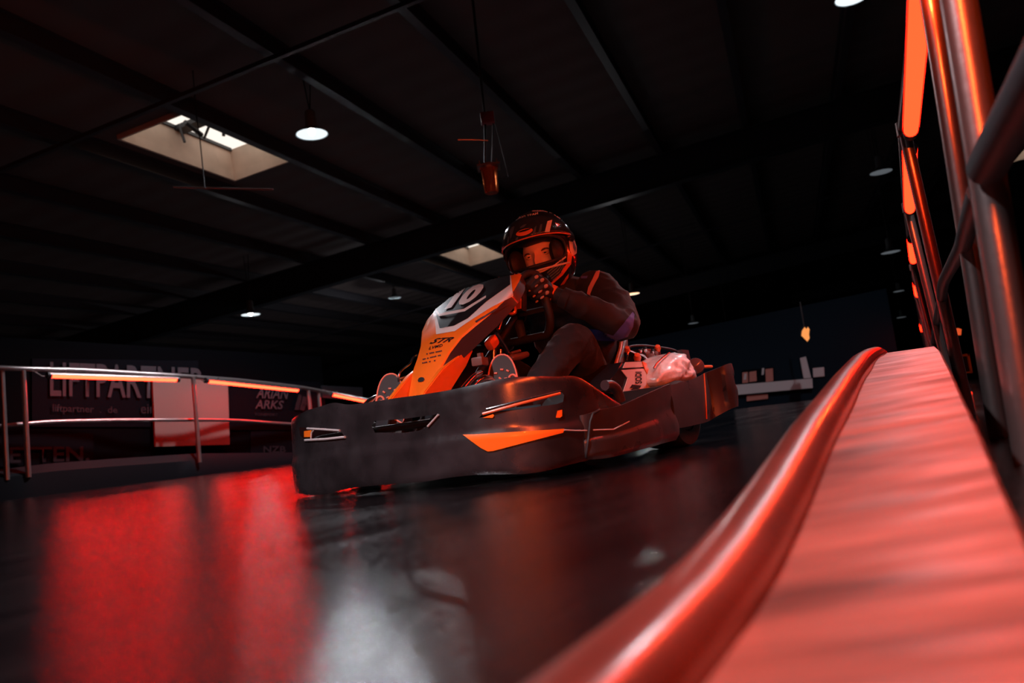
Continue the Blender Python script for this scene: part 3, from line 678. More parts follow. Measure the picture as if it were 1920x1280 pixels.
# front bumper
near = [(.08, 0, .027, .272), (.15, .003, .026, .271), (.22, .008, .027, .269), (.30, .018, .031, .269), (.37, .035, .031, .272), (.43, .06, .026, .278), (.49, .095, .019, .281), (.535, .14, .02, .276), (.565, .20, .027, .270), (.585, .27, .031, .266), (.588, .36, .032, .231), (.58, .46, .031, .195), (.565, .55, .03, .17)]
far = [(-.08, 0, .026, .277), (-.15, .003, .022, .291), (-.22, .008, .012, .288), (-.30, .018, .012, .284), (-.37, .035, .016, .276), (-.43, .06, .018, .270), (-.49, .095, .018, .268), (-.535, .14, .018, .270), (-.565, .20, .024, .268), (-.585, .27, .03, .262), (-.588, .36, .032, .231), (-.58, .46, .031, .195), (-.565, .55, .03, .17)]
prof = near[::-1] + [(0, -.002, .027, .273)] + far
def boff(v, t):
    return .004*math.sin(math.pi*min(1, v*1.05))**1 + (.007 if v < .40 else (.007*(1-(v-.40)/.08) if v < .48 else 0)) - .004*(max(0, .06-v)/.06)**2 - .003*(max(0, v-.95)/.05)**2
bump = shell('front_bumper', prof, boff, M['bumper'], kart, n=7, rows=26)
bump['label'] = 'scuffed dark wraparound front bumper with slotted vents'
def prism_px(polys, surf, d0=-.06, d1=.06):
    bm = BM()
    for poly in polys:
        hs = []
        for x, y in poly:
            h = surf.ray_cast(CAM, ray(x, y).normalized()); hs.append(h[0])
        ok = [h for h in hs if h]
        dm = sum(((h-CAM).length for h in ok))/len(ok)
        dr = ray(sum(p[0] for p in poly)/len(poly), sum(p[1] for p in poly)/len(poly)).normalized()
        P = [KI @ ((h if h else CAM+ray(*q).normalized()*dm)) for h, q in zip(hs, poly)]; dk = KI.to_3x3() @ dr
        prism(bm, [p+dk*d0 for p in P], dk*(d1-d0))
    bmesh.ops.recalc_face_normals(bm, faces=bm.faces[:]); return bm
sb = bvh_world(bump)
VA = [(561, 801), (638, 806), (646, 818), (572, 824), (563, 818)]
VB = [(697, 798), (702, 789), (758, 785), (822, 776), (800, 799), (786, 807), (760, 811), (703, 811)]
VC = [(898, 783), (913, 768), (1052, 734), (1058, 740), (1056, 753), (1045, 757), (928, 774), (920, 779)]
cut(bump, prism_px([VA, VB, VC], sb))
def lip(pts, r, m, surf=sb, name='vent_lip', par=bump, off=.004):
    P = []
    for a, c in zip(pts[:-1], pts[1:]):
        for k in range(6): P.append((a[0]+(c[0]-a[0])*k/6, a[1]+(c[1]-a[1])*k/6))
    P.append(pts[-1]); Q = []
    for x, y in P:
        h = surf.ray_cast(CAM, ray(x, y).normalized())
        if h[0]: Q.append(KI @ (h[0] - ray(x, y).normalized()*off))
    bm = BM(); tube(bm, Q, r, 8); return obj(name, bm, m, par)
M['lipm'] = mat('bright_vent_lip', (.45, .42, .42), .3, coat=.3)
lip([(576, 803), (610, 805), (637, 807)], .0035, M['lipm']); lip([(572, 825), (610, 823), (647, 819)], .004, M['lipm']); lip([(583, 822), (584, 811), (588, 806)], .0025, M['lipm'])
lip([(905, 776), (980, 755), (1050, 737)], .0042, M['seatedge']); lip([(912, 767), (980, 750), (1052, 733)], .003, M['bumper']); lip([(802, 799), (822, 777)], .003, M['lipm'])  # first lip is coloured orange to imitate light caught by the fold
def dec(name, pts, surf, par, m, off=.0015, L=5): return sticker(name, poly2d(pts), surf, par, m, off, L)
bs = bvh_world(bump)
dec('stripe', [(868, 815), (900, 814), (1057, 804), (1055, 811), (925, 845), (915, 846), (903, 840)], sb, bump, M['orange'], .003)
dec('marker', [(1041, 783), (1044, 770), (1053, 768), (1053, 780), (1049, 783)], sb, bump, M['orange'], .003, 3)
dec('marker', [(571, 819), (571, 808), (585, 806), (583, 819)], sb, bump, M['orange'], .002, 3)
dec('marker', [(905, 783), (925, 776), (927, 779), (924, 783)], sb, bump, M['orange'], .003, 3)
# joint rib at the bumper end and crease
lip([(1058, 806), (1080, 807), (1107, 807)], .002, M['lipm'], name='crease')
# side pods
pod = [(.58, .262, .034, .157), (.597, .272, .033, .158), (.612, .33, .030, .167), (.62, .42, .033, .173), (.615, .55, .037, .193), (.60, .68, .040, .211), (.575, .80, .041, .225), (.545, .90, .040, .234), (.515, .955, .039, .236), (.47, .97, .04, .236)]
def poff(v, t): return .006+.018*t*t*math.exp(-((v-.2)/.25)**2) - .012*t*t*math.exp(-((v-.58)/.13)**2) + .006*t*v - .01*max(0, .1-v)/.1 + (.005 if v < .42 and t < .55 else 0)
for sg, lab in ((1, None), (-1, None)):
    pr_ = [(x*sg, y, a, c) for x, y, a, c in pod]
    if sg < 0: pr_ = pr_[::-1]
    else: pr_ = pr_[::-1]
    o = shell('side_pod', pr_, (lambda v, t: poff(v, 1-t)) if sg > 0 else (lambda v, t: poff(v, t)), M['grey_bumper'], kart, n=6, rows=20)
    if sg > 0: podL = o
# inner tray of each pod so the top reads as a closed body
for sg in (1, -1):
    bm = BM(); prism(bm, [(sg*.33, .34, .10), (sg*.57, .36, .11), (sg*.59, .5, .13), (sg*.575, .68, .15), (sg*.54, .84, .16), (sg*.46, .94, .165), (sg*.33, .94, .14)], (0, 0, -.05)); obj('pod_floor', bm, M['matblack'], kart, False)
# rear guard wrapping the rear wheels
rg = [(.47, .90, .08, .231), (.50, .93, .078, .231), (.505, 1.05, .076, .236), (.508, 1.18, .079, .249), (.508, 1.27, .083, .262), (.515, 1.31, .091, .273), (.55, 1.338, .108, .284), (.583, 1.372, .125, .297), (.588, 1.395, .127, .299), (.572, 1.43, .127, .295), (.50, 1.47, .12, .27), (.30, 1.49, .115, .24), (0, 1.495, .115, .23)]
rgf = rg[::-1] + [(-x, y, a, c) for x, y, a, c in rg[:-1]]; rgf = [(x, y, a, c) for x, y, a, c in rgf][::-1]
rear = shell('rear_bumper', [(-x, y, a, c) for x, y, a, c in rgf], lambda v, t: .008*math.sin(math.pi*v) - .012*math.exp(-((v-.6)/.12)**2)*(1 if .36 < abs(t-.5) < .42 else 0), M['grey_bumper'], kart, n=5, rows=16)
rs = bvh_world(rear)
lip([(1320, 700), (1323, 740), (1325, 785)], .003, M['seatedge'], rs, 'corner_bead', rear)
dec('slot', [(1353, 733), (1361, 722), (1362, 731), (1357, 734)], rs, rear, M['matblack'], .003, 3)
dec('slot', [(1325, 776), (1327, 776), (1328, 768), (1326, 768)], rs, rear, M['matblack'], .003, 3)
dec('slot', [(1337, 771), (1339, 771), (1339, 763), (1337, 763)], rs, rear, M['matblack'], .003, 3)
bl_s = bvh_world(podL)
lip([(1124, 768), (1112, 775), (1107, 790), (1103, 825), (1099, 857)], .0035, M['matblack'], bl_s, 'seam', podL, .002)
lip([(1112, 806), (1150, 805), (1180, 790)], .0022, M['lipm'], bl_s, 'crease', podL, .001)
# wheels
def wheel(x, y, r, wd):
    bm = BM(); a = wd/2
    lathe(bm, [(r*.55, -a*.95), (r*.8, -a*1.02), (r*.95, -a*.95), (r, -a*.7), (r*1.005, 0), (r, a*.7), (r*.95, a*.95), (r*.8, a*1.02), (r*.55, a*.95)], (x, y, r), (1, 0, 0), 40)
    t = obj('wheel', bm, M['rubber'], kart); bm = BM()
    lathe(bm, [(r*.56, -a*.9), (r*.5, -a*.9), (r*.46, -a*.4), (r*.2, -a*.3), (r*.2, a*.3), (r*.46, a*.4), (r*.5, a*.9), (r*.56, a*.9)], (x, y, r), (1, 0, 0), 28, True)
    for k in range(5):
        an = k*2*math.pi/5; lathe(bm, [(.006, -.01), (.006, .01)], (x+(a*.35 if x > 0 else -a*.35), y+math.cos(an)*r*.33, r+math.sin(an)*r*.33), (1, 0, 0), 8, True)
    obj('hub', bm, M['darksteel'], t); return t
for sg in (1, -1): wheel(sg*.47, .40, .118, .12); wheel(sg*.385, 1.20, .128, .17)
# chassis
bm = BM(); prism(bm, [(-.2, .12, .04), (.2, .12, .04), (.27, .35, .04), (.27, 1.1, .04), (-.27, 1.1, .04), (-.27, .35, .04)], (0, 0, .006)); obj('floor_tray', bm, M['darksteel'], kart, False)
for sg in (1, -1):
    bm = BM(); tube(bm, spline([(sg*.20, .1, .07), (sg*.26, .3, .07), (sg*.28, .6, .07), (sg*.27, 1.0, .08), (sg*.27, 1.42, .11)], 6), .016, 12); obj('frame_rail', bm, M['darksteel'], kart)
    bm = BM(); tube(bm, spline([(sg*.24, .10, .09), (sg*.24, .16, .22), (sg*.24, .24, .30), (sg*.2, .36, .31), (sg*.14, .46, .27)], 6), .011, 10); obj('side_hoop', bm, M['chrome'], kart)
    bm = BM(); tube(bm, [(sg*.1, .40, .13), (sg*.42, .40, .13)], .01, 8); obj('tie_rod', bm, M['chrome'], kart)
bm = BM(); tube(bm, spline([(-.48, .16, .10), (-.3, .06, .10), (0, .045, .10), (.3, .06, .10), (.48, .16, .10)], 6), .012, 10); obj('front_hoop', bm, M['chrome'], kart)
bm = BM(); tube(bm, spline([(-.5, .2, .19), (-.3, .09, .19), (0, .07, .19), (.3, .09, .19), (.5, .2, .19)], 6), .012, 10); obj('front_hoop', bm, M['darksteel'], kart)
bm = BM(); tube(bm, [(-.46, 1.20, .128), (.46, 1.20, .128)], .02, 14); obj('rear_axle', bm, M['chrome'], kart)
bm = BM(); tube(bm, [(-.26, .62, .08), (.26, .62, .08)], .014, 10); tube(bm, [(-.27, 1.05, .09), (.27, 1.05, .09)], .014, 10); obj('cross_bar', bm, M['darksteel'], kart)
# seen left of the fairing: angled brake cooling hoop
bm = BM(); tube(bm, spline([K(748, 716, 0, -.1), K(748, 703, 0, -.1), K(754, 693, 0, -.1), K(768, 682, 0, -.1), K(775, 670, 0, -.1), K(784, 665, 0, -.1)], 4), .004, 8); tube(bm, [K(748, 711, 0, -.1), K(778, 702, 0, -.1)], .006, 8); obj('guard_wire', bm, M['chrome'], kart)

# fairing
FC = [(.225, .235, .052, .01), (.241, .293, .062, .015), (.28, .377, .068, .03), (.315, .42, .076, .055), (.359, .468, .096, .065), (.400, .504, .128, .06), (.439, .536, .158, .055), (.50, .585, .184, .05), (.555, .624, .19, .048), (.62, .668, .172, .045), (.69, .705, .135, .04)]
bm = BM(); rings = []
for i, (y, z, hw, fl) in enumerate(FC):
    a = FC[max(0, i-1)]; c = FC[min(len(FC)-1, i+1)]; t = V((0, c[0]-a[0], c[1]-a[1])).normalized(); nf = V((0, -t.z, t.y))   # outward: forward and up
    o = V((0, y, z)); ring = []
    for x, dn in ((-hw*1.02, -fl), (-hw*1.0, -.006), (-hw*.94, 0), (-hw*.5, .004), (0, .006), (hw*.5, .004), (hw*.94, 0), (hw*1.0, -.006), (hw*1.02, -fl), (hw*.6, -fl-.004), (-hw*.6, -fl-.004)):
        ring.append(o + V((x, 0, 0)) + nf*dn)
    rings.append(ring)
loft(bm, rings)
fair = obj('front_fairing', bm, [M['orange'], M['flank']], kart, True, 32)
fair['label'] = 'orange front fairing with black number panel'
for i, p in enumerate(fair.data.polygons):
    if i >= (len(FC)-1)*11 or i % 11 in (0, 7, 8, 9, 10): p.material_index = 1
fs = bvh_world(fair)
wpn = dec('chevron', [(806, 568), (840, 543), (880, 520), (916, 510), (957, 508), (962, 555), (920, 577), (879, 603), (853, 621), (818, 627), (816, 600)], fs, fair, M['white'], .0012, 3)
dec('number_panel', [(804, 569), (838, 541), (878, 518), (914, 508), (956, 508), (957, 534), (912, 566), (878, 597), (852, 611), (825, 616), (818, 590)], fs, fair, M['black'], .0024, 3)
dec('pinstripe', [(815, 575), (825, 589), (871, 580), (912, 555), (912, 559), (872, 585), (824, 594), (815, 581)], fs, fair, M['white'], .0036, 4)
dec('side_line', [(891, 603), (920, 585), (957, 562), (957, 565), (920, 588), (893, 605)], fs, fair, M['flank'], .0024, 6)
sticker('number', text_bm('10', .055, .95), fs, fair, M['white'], .0042, 3, quad=[(834, 582), (886, 568), (917, 531), (862, 541)])
sticker('lettering', text_bm('STR', .02, 1, .5), fs, fair, M['black'], .002, 4, quad=[(805, 645), (847, 641), (853, 632), (812, 635)])
sticker('lettering', text_bm('LVMD', .02, 1.1), fs, fair, M['black'], .002, 4, quad=[(804, 656), (830, 650), (831, 645), (807, 650)])
for k, (x0, y0, x1, y1) in enumerate(((800, 665, 829, 659), (793, 675, 827, 667), (792, 682, 817, 677))):
    sticker('lettering', text_bm(['- --- ----', '-- - ---- --', '--- -  -'][k], .02), fs, fair, M['flank'], .002, 4, quad=[(x0, y0), (x1, y1), (x1, y1-2), (x0, y0-2)])
sticker('lettering', text_bm('SODI', .02, 1, .3), fs, fair, M['seatedge'], .0045, 4, quad=[(905, 526), (940, 521), (943, 518), (908, 522)])
dec('hole_patch', [(784, 713), (786, 709), (790, 707), (795, 708), (797, 711), (794, 715), (789, 716), (785, 716)], fs, fair, M['matblack'], .002, 3)  # black patch painted for the dark of a round hole
# side support of the fairing on each side (orange fin)
fin = [K(*q, 0, .085) for q in ((872, 657), (888, 656), (875, 686), (846, 727), (838, 745), (794, 745), (796, 735), (830, 691))]
for sg in (1, -1):
    bm = BM(); prism(bm, [(sg*(p.x-.0), p.y, p.z) for p in fin], (-sg*.022, 0, 0)); bmesh.ops.bevel(bm, geom=bm.edges[:], offset=.003, segments=2, affect='EDGES')
    obj('fairing_fin', bm, M['orange'], kart, True, 30)
# parts behind the fairing
bm = BM(); lathe(bm, [(.010, -.008), (.019, -.008), (.019, .006), (.011, .008), (.011, 0)], K(959, 581, 0, .13), (.55, -.8, .2), 20); obj('fairing_clip', bm, M['orange'], kart)
bm = BM(); c = K(972, 562, 0, .09); R = Matrix.Rotation(math.radians(-12), 3, 'X'); box(bm, c, (.06, .03, .10), R, .006); db = obj('lap_display', bm, M['matblack'], kart, True)
bm = BM(); box(bm, c+V((.014, -.018, 0)), (.024, .004, .08), R); obj('display_edge', bm, M['hel_orange'], db, False)
bm = BM(); tube(bm, [(0, .80, .57), (0, .55, .36), (0, .36, .12)], .014, 12); obj('steering_column', bm, M['darksteel'], kart)
bm = BM(); box(bm, K(922, 642, 0, .10), (.034, .05, .04), Matrix.Rotation(.6, 3, 'X'), .012); obj('fluid_reservoir', bm, M['hel_orange'], kart)
bm = BM(); tube(bm, [K(934, 618, 0, .08), K(942, 596, 0, .08), K(952, 588, 0, .08)], .007, 8); tube(bm, [K(930, 625, 0, .08), K(946, 650, 0, .08), K(955, 668, 0, .08)], .009, 8); tube(bm, [K(925, 655, 0, .08), K(925, 700, 0, .08)], .01, 10); tube(bm, [K(938, 655, 0, .08), K(938, 700, 0, .08)], .008, 10); obj('linkage', bm, M['chrome'], kart)
bm = BM(); tube(bm, [K(955, 672, 0, .13), K(975, 668, 0, .13), K(988, 664, 0, .13)], [.013, .014, .011], 14); tube(bm, [K(958, 662, 0, .13), K(975, 657, 0, .13)], .005, 8); obj('brake_cylinder', bm, M['seatm'], kart)
bm = BM(); box(bm, K(900, 678, 0, .12), (.04, .06, .03), Matrix.Rotation(.3, 3, 'Z'), .006); box(bm, K(901, 670, 0, .12), (.015, .015, .03)); obj('pedal_bracket', bm, M['seatm'], kart)
bm = BM(); tube(bm, spline([K(868, 728, 0, .16), K(878, 716, 0, .16), K(890, 704, 0, .16), K(902, 698, 0, .16)], 4), .008, 10); obj('hose', bm, M['chrome'], kart)
for sg, yy in ((1, .43), (-1, .22)):
    bm = BM(); box(bm, (sg*.17, yy, .22), (.06, .012, .12), Matrix.Rotation(-.3, 3, 'X'), .004); tube(bm, [(sg*.17, yy+.02, .16), (sg*.17, yy+.05, .05)], .008, 8); obj('pedal', bm, M['darksteel'], kart)
# steering wheel: thick flat bottomed rim
SWC = V((0, .815, .58)); tl = math.radians(20)
def sw(x, h): return SWC + V((x, -h*math.sin(tl)*.6, h*math.cos(tl)))
rim = []
for k in range(40):
    a = 2*math.pi*k/40; x = .150*math.copysign(abs(math.cos(a))**.72, math.cos(a)); h = .135*math.copysign(abs(math.sin(a))**.8, math.sin(a))
    rim.append(sw(x, max(h, -.105)))
swe = empty('steering_wheel', (0, 0, 0)); swe.parent = kart
bm = BM(); tube(bm, rim, .0165, 14, closed=True); obj('rim', bm, M['foam'], swe)
bm = BM()
for a, c in (((-.14, 0), (-.02, 0)), ((.14, 0), (.02, 0)), ((0, -.1), (0, -.02))): tube(bm, [sw(*a), sw(*c)], [(.016, .005), (.02, .006)], 8)
lathe(bm, [(.04, -.006), (.04, .012), (.0, .02)], SWC, (0, .9, .4), 20); obj('spokes', bm, M['darksteel'], swe)
# seat
bm = BM(); rings = []
for z, yb, hw, dp in ((.06, 1.0, .16, .10), (.10, 1.08, .19, .14), (.2, 1.20, .205, .17), (.32, 1.27, .205, .15), (.42, 1.33, .20, .12), (.50, 1.37, .17, .07)):
    ring = []
    for k in range(17):
        a = math.pi*k/16; ring.append(V((hw*math.cos(a), yb - dp + (dp)*math.sin(a)**.6 + .02, z)))
    rings.append(ring)
for r_ in rings[:]: pass
loft(bm, rings, closed_ring=False, cap=False)
vb = [V((.16*math.cos(math.pi*k/16), .86+.1*math.sin(math.pi*k/16), .055)) for k in range(17)]
seat = obj('seat', bm, M['seatm'], kart); bake(seat, [('SOLIDIFY', dict(thickness=.012, offset=1))])
bm = BM(); edge = [r_[0] for r_ in rings] + rings[-1][1:-1] + [r_[-1] for r_ in rings][::-1]; tube(bm, edge, .009, 10); obj('seat_rim', bm, M['seatedge'], seat)
bm = BM(); prism(bm, [(-.17, .72, .052), (.17, .72, .052), (.17, 1.06, .06), (-.17, 1.06, .06)], (0, 0, .012)); obj('seat_pan', bm, M['seatm'], seat, False)
# body work beside the seat: pale side panel with the maker lettering
PX = .36
def kp(px, py, off=0): p = K(px, py, 0, PX); p.x += off; return p
bm = BM(); prism(bm, [kp(*q) for q in ((1169, 678), (1205, 676), (1213, 682), (1221, 705), (1218, 731), (1164, 741), (1135, 734), (1150, 706), (1160, 692))], (-.2, .0, 0)); bmesh.ops.bevel(bm, geom=bm.edges[:], offset=.005, segments=2, affect='EDGES'); tank = obj('side_box', bm, M['black'], kart, True, 30)
bm = BM(); prism(bm, [kp(*q, .002) for q in ((1163, 694), (1205, 691), (1217, 703), (1216, 729), (1166, 737), (1175, 709))], (.003, 0, 0)); obj('lettered_panel', bm, M['white'], tank, False)
bm = BM(); prism(bm, [kp(*q, .002) for q in ((1171, 679), (1203, 678), (1206, 688), (1166, 690))], (.003, 0, 0)); obj('upper_panel', bm, M['white'], tank, False)
bm = BM(); prism(bm, [kp(*q, .0055) for q in ((1201, 678), (1209, 681), (1212, 690), (1219, 706), (1218, 714), (1206, 692))], (.002, 0, 0)); obj('panel_stripe', bm, M['orange'], tank, False)
def onpx(px, py, off): return kp(px, py, .007)
bm = text_bm('SODI', .03, 1.05)
bl_, br_, tr_, tl_ = [V((*q, 0)) for q in ((1201, 719), (1200, 697), (1188, 697), (1188, 720))]
for v in bm.verts:
    x, y = v.co.x, v.co.y; q = bl_*(1-x)*(1-y)+br_*x*(1-y)+tr_*x*y+tl_*(1-x)*y; v.co = kp(q.x, q.y, .007)
obj('lettering', bm, M['matblack'], tank, False)
bm = BM(); q0 = [kp(*q, .007) for q in ((1178, 727), (1182, 721), (1199, 723), (1197, 727), (1186, 726), (1199, 730), (1197, 734), (1179, 731))]
prism(bm, q0[:4], (.001, 0, 0)); prism(bm, [q0[4], q0[5], q0[6], q0[7]], (.001, 0, 0)); obj('emblem', bm, M['matblack'], tank, False)
# engine cover under crinkled film, roll hoop, small fittings
bm = BM(); rings = []
PXE = .40
outl = [(1229, 688), (1240, 672), (1254, 661), (1268, 660), (1279, 666), (1286, 680), (1293, 696), (1302, 708), (1292, 720), (1262, 727), (1240, 728), (1225, 722)]
base = [K(*q, 0, PXE) for q in outl]; cc = sum(base, V((0, 0, 0)))/len(base)
for s_, dx in ((1, -.16), (1, -.02), (.96, .012), (.8, .034), (.5, .05), (.15, .056)): rings.append([cc+(p-cc)*s_ + V((dx, 0, 0)) for p in base])
loft(bm, rings); eng = obj('engine_cover', bm, M['foil'], kart); bake(eng, [('SUBSURF', dict(levels=2, render_levels=2))])
for v in eng.data.vertices:
    n = noise.noise(v.co*26)*.012 + noise.noise(v.co*60)*.006; v.co.x += n; v.co.z += n*.3
eng['label'] = 'engine cover wrapped in crinkled shiny film'
bm = BM(); tube(bm, [K(*q, 0, PXE+.01) for q in ((1226, 690), (1231, 682), (1242, 671), (1255, 661))], .004, 8); obj('cover_rim', bm, M['chrome'], eng)
bm = BM(); tube(bm, spline([K(*q, 0, .27) for q in ((1176, 668), (1178, 653), (1185, 649), (1205, 648), (1234, 651), (1262, 656), (1274, 663), (1283, 680), (1294, 700))], 4), .006, 10); obj('roll_hoop', bm, M['darksteel'], kart)
bm = BM(); tube(bm, spline([K(*q, 0, .30) for q in ((1174, 676), (1179, 658), (1192, 662), (1206, 666), (1216, 676), (1226, 680))], 4), .005, 8); obj('fuel_line', bm, M['chrome'], kart)
bm = BM()
random.seed(9)
bm = BM(); box(bm, K(1200, 668, 0, .24), (.12, .16, .05), None, .012); obj('air_box', bm, M['black'], kart, True)
for (px, py), s_, mm_ in (((1209, 656), .012, 'chrome'), ((1223, 659), .010, 'chrome'), ((1233, 653), .014, 'seatedge'), ((1214, 664), .013, 'seatm'), ((1195, 670), .016, 'seatedge'), ((1222, 672), .018, 'seatm'), ((1230, 664), .012, 'seatm'), ((1176, 655), .012, 'seatedge'), ((1201, 657), .008, 'chrome')):
    bm = BM(); lathe(bm, [(0, -s_), (s_*.8, -s_*.9), (s_, 0), (s_*.7, s_), (0, s_*1.1)], K(px, py, 0, .30), (.4, -.6, .6), 12); obj('fitting', bm, M[mm_], kart)
bm = BM(); prism(bm, [K(*q, 0, .36) for q in ((1277, 655), (1291, 656), (1297, 683), (1308, 697), (1301, 706), (1293, 698), (1286, 676))], (-.02, 0, 0)); obj('side_fin', bm, M['flank'], kart, False)
bm = BM(); lathe(bm, [(0, -.02), (.035, -.02), (.04, 0), (.035, .02), (0, .024)], K(1304, 687, 0, .30), (.5, -.8, .1), 18); obj('chain_guard', bm, M['flank'], kart)
bm = BM(); tube(bm, [K(1300, 688, 0, .1), K(1334, 687, 0, .1)], .008, 8); obj('rear_bar', bm, M['seatedge'], kart)
bm = BM(); tube(bm, spline([K(*q, 0, .5) for q in ((1134, 722), (1146, 722), (1157, 732), (1164, 752))], 5), .017, 12); obj('pod_bar', bm, M['flank'], kart)

# ------------------------------------------------------------------ the driver
drv = empty('person', KM @ V((0, 1.15, .1)), -KA, 'person in dark jacket, gloves and full-face helmet gripping the kart steering wheel', 'person')
bpy.context.view_layer.update()
DO = V((0, 1.15, .1))
def D(p): return V(p)-DO
def limbs(name, chains, m, vox=.011, smooth=4, wr=.0, wscale=9, infl=0, ell=()):
    bm = BM()
    for pts, rad in chains:
        n = 6; P = spline([D(p) for p in pts], n)
        Rr = []
        for i in range(len(rad)-1):
            a, c = rad[i], rad[i+1]; a = a if isinstance(a, tuple) else (a, a); c = c if isinstance(c, tuple) else (c, c)
            for k in range(n): Rr.append((a[0]+(c[0]-a[0])*k/n+infl, a[1]+(c[1]-a[1])*k/n+infl))
        a = rad[-1]; a = a if isinstance(a, tuple) else (a, a); Rr.append((a[0]+infl, a[1]+infl))
        tube(bm, P, Rr, 20)
        for p, r_ in ((P[0], Rr[0]), (P[-1], Rr[-1])): ellips(bm, p, (min(r_),)*3, None, 14, 10)
    for c, r_ in ell: ellips(bm, D(c), [q+infl for q in r_], None, 20, 14)
    o = obj(name, bm, m, drv)
    bake(o, [('REMESH', dict(mode='VOXEL', voxel_size=vox, use_smooth_shade=True)), ('SMOOTH', dict(iterations=smooth, factor=.6))])
    if wr:
        for v in o.data.vertices:
            p = v.co; q = V((p.x*1.0, p.y*1.0, p.z*1.0))*wscale; n = noise.noise(q)*.6 + (1-abs(noise.noise(q*1.9+V((3, 1, 7)))))**3*.5 - .25
            v.co += v.normal*wr*n
    return o
TOR = [((0, 1.19, .20), (0, 1.25, .36), (0, 1.235, .52), (0, 1.15, .66), (0, 1.09, .74)), ((.17, .12), (.17, .12), (.185, .125), (.15, .10), (.06, .06))]
def fixr(chain, flip=True): return chain
def arm(sg, sh, ub, el, fb, wr_): return [tuple((sg*p[0], p[1], p[2]) for p in (sh, ub, el, fb, wr_)), (.080, .074, .064, .056, .042)]
AL = arm(1, (.185, 1.125, .665), (.275, 1.10, .58), (.335, 1.03, .49), (.275, .935, .55), (.215, .865, .60))
AR = arm(-1, (.185, 1.125, .665), (.275, 1.09, .57), (.335, 1.01, .47), (.265, .925, .53), (.19, .855, .585))
def leg(sg, pts, rad=(.095, .092, .078, .064, .062, .05)): return [tuple(pts), rad]
LL = leg(1, [(.09, 1.14, .18), (.15, 1.02, .30), (.215, .86, .425), (.21, .76, .38), (.19, .65, .28), (.17, .55, .17)])
LR = leg(-1, [(-.09, 1.14, .18), (-.15, 1.0, .30), (-.205, .80, .42), (-.20, .68, .37), (-.18, .54, .27), (-.16, .42, .16)])
body = limbs('body', [TOR, AL, AR, LL, LR, [((0, 1.10, .70), (0, 1.06, .77), (0, 1.04, .82)), (.05, .05, .05)]], M['skin'], .016, 2, infl=-.016)
# torso ellipses: wide across, shallow front to back
jk = limbs('jacket', [AL, AR, [((0, 1.10, .70), (0, 1.075, .76)), (.085, .075)]], M['jacket'], .009, 3, .016, 8,
           ell=[((0, 1.22, .30), (.175, .13, .15)), ((0, 1.225, .42), (.18, .125, .17)), ((0, 1.19, .54), (.195, .125, .15)), ((0, 1.14, .64), (.20, .10, .09)), ((0, 1.12, .68), (.15, .09, .07))])
jk['label'] = 'dark racing jacket with a pale and blue shoulder flash'
tr = limbs('trousers', [LL, LR], M['trouser'], .009, 3, .014, 9, ell=[((0, 1.14, .18), (.18, .14, .11))])
js = bvh_world(jk)
dec2 = lambda n, p, s, par, m, off=.003, L=4: sticker(n, poly2d(p), s, par, m, off, L)
dec2('shoulder_flash', [(1101, 553), (1104, 538), (1118, 510), (1126, 507), (1122, 520), (1112, 540), (1106, 556)], js, jk, mat('flash_pink', (.5, .24, .23), .6), .004)
dec2('shoulder_patch', [(1090, 519), (1103, 518), (1101, 523), (1090, 523)], js, jk, M['bluecloth'], .004)
dec2('blue_band', [(1098, 615), (1122, 619), (1150, 628), (1178, 620), (1187, 600), (1186, 585), (1189, 590), (1186, 612), (1176, 630), (1150, 640), (1122, 638), (1105, 628)], js, jk, M['bluecloth'], .003)
# shoes: soles face the front
def shoe(x, y, name='shoe'):
    r = empty(name, (0, 0, 0)); r.parent = drv
    c = V((x, y, .262 if x > 0 else .248)); t = math.radians(13)      # sole plane leans back
    ry = Matrix.Rotation(math.radians(24), 3, 'Z')
    def S(u, h, d): return D(c + ry @ V((u, h*math.sin(t)+d*math.cos(t), h*math.cos(t)-d*math.sin(t))))
    out = []
    for k in range(40):
        a = 2*math.pi*k/40; h = .142*math.sin(a); wd = .054*(1 + .10*math.sin(a)) if math.sin(a) > -.2 else .046; out.append((wd*math.copysign(abs(math.cos(a))**.85, math.cos(a)), h))
    bm = BM(); loft(bm, [[S(u*.97, h*.985, -.004) for u, h in out], [S(u, h, .0) for u, h in out], [S(u, h, .018) for u, h in out]]); sole = obj('sole', bm, M['sole'], r, True, 40)
    bm = BM(); loft(bm, [[S(u*f, h*g - dn, d) for u, h in out] for f, g, dn, d in ((.98, .99, 0, .018), (.97, .97, 0, .04), (.84, .86, .012, .075), (.7, .6, .045, .105), (.62, .38, .075, .13))]); obj('upper', bm, M['matblack'], r)
    bm = BM(); tube(bm, [S(u*.97, h*.975, -.003) for u, h in out if h > -.05 and u > -.03 or h > .02], .0032, 8)
    obj('sole_rim', bm, M['soledot'], sole)
    for u, h in ((-.022, .075), (0, .085), (.02, .078), (-.03, .045), (-.008, .055), (.012, .052), (-.018, .022), (.004, .028), (-.032, .012), (.024, .03)):
        bm = BM(); a = random.uniform(-.8, .8); tube(bm, [S(u-.005*math.cos(a), h-.005*math.sin(a), -.005), S(u+.005*math.cos(a), h+.005*math.sin(a), -.005)], .0034, 8); obj('tread_stud', bm, M['soledot'], sole)
    bm = BM(); hx = .036*(1 if x > 0 else -1); tube(bm, spline([S(hx-.016, .0, -.005), S(hx-.014, .05, -.005), S(hx, .062, -.005), S(hx+.013, .048, -.005), S(hx+.012, .0, -.005)], 5), .0038, 8); obj('tread_loop', bm, M['soledot'], sole)
    return r
shoe(.172, .455); shoe(-.172, .262)
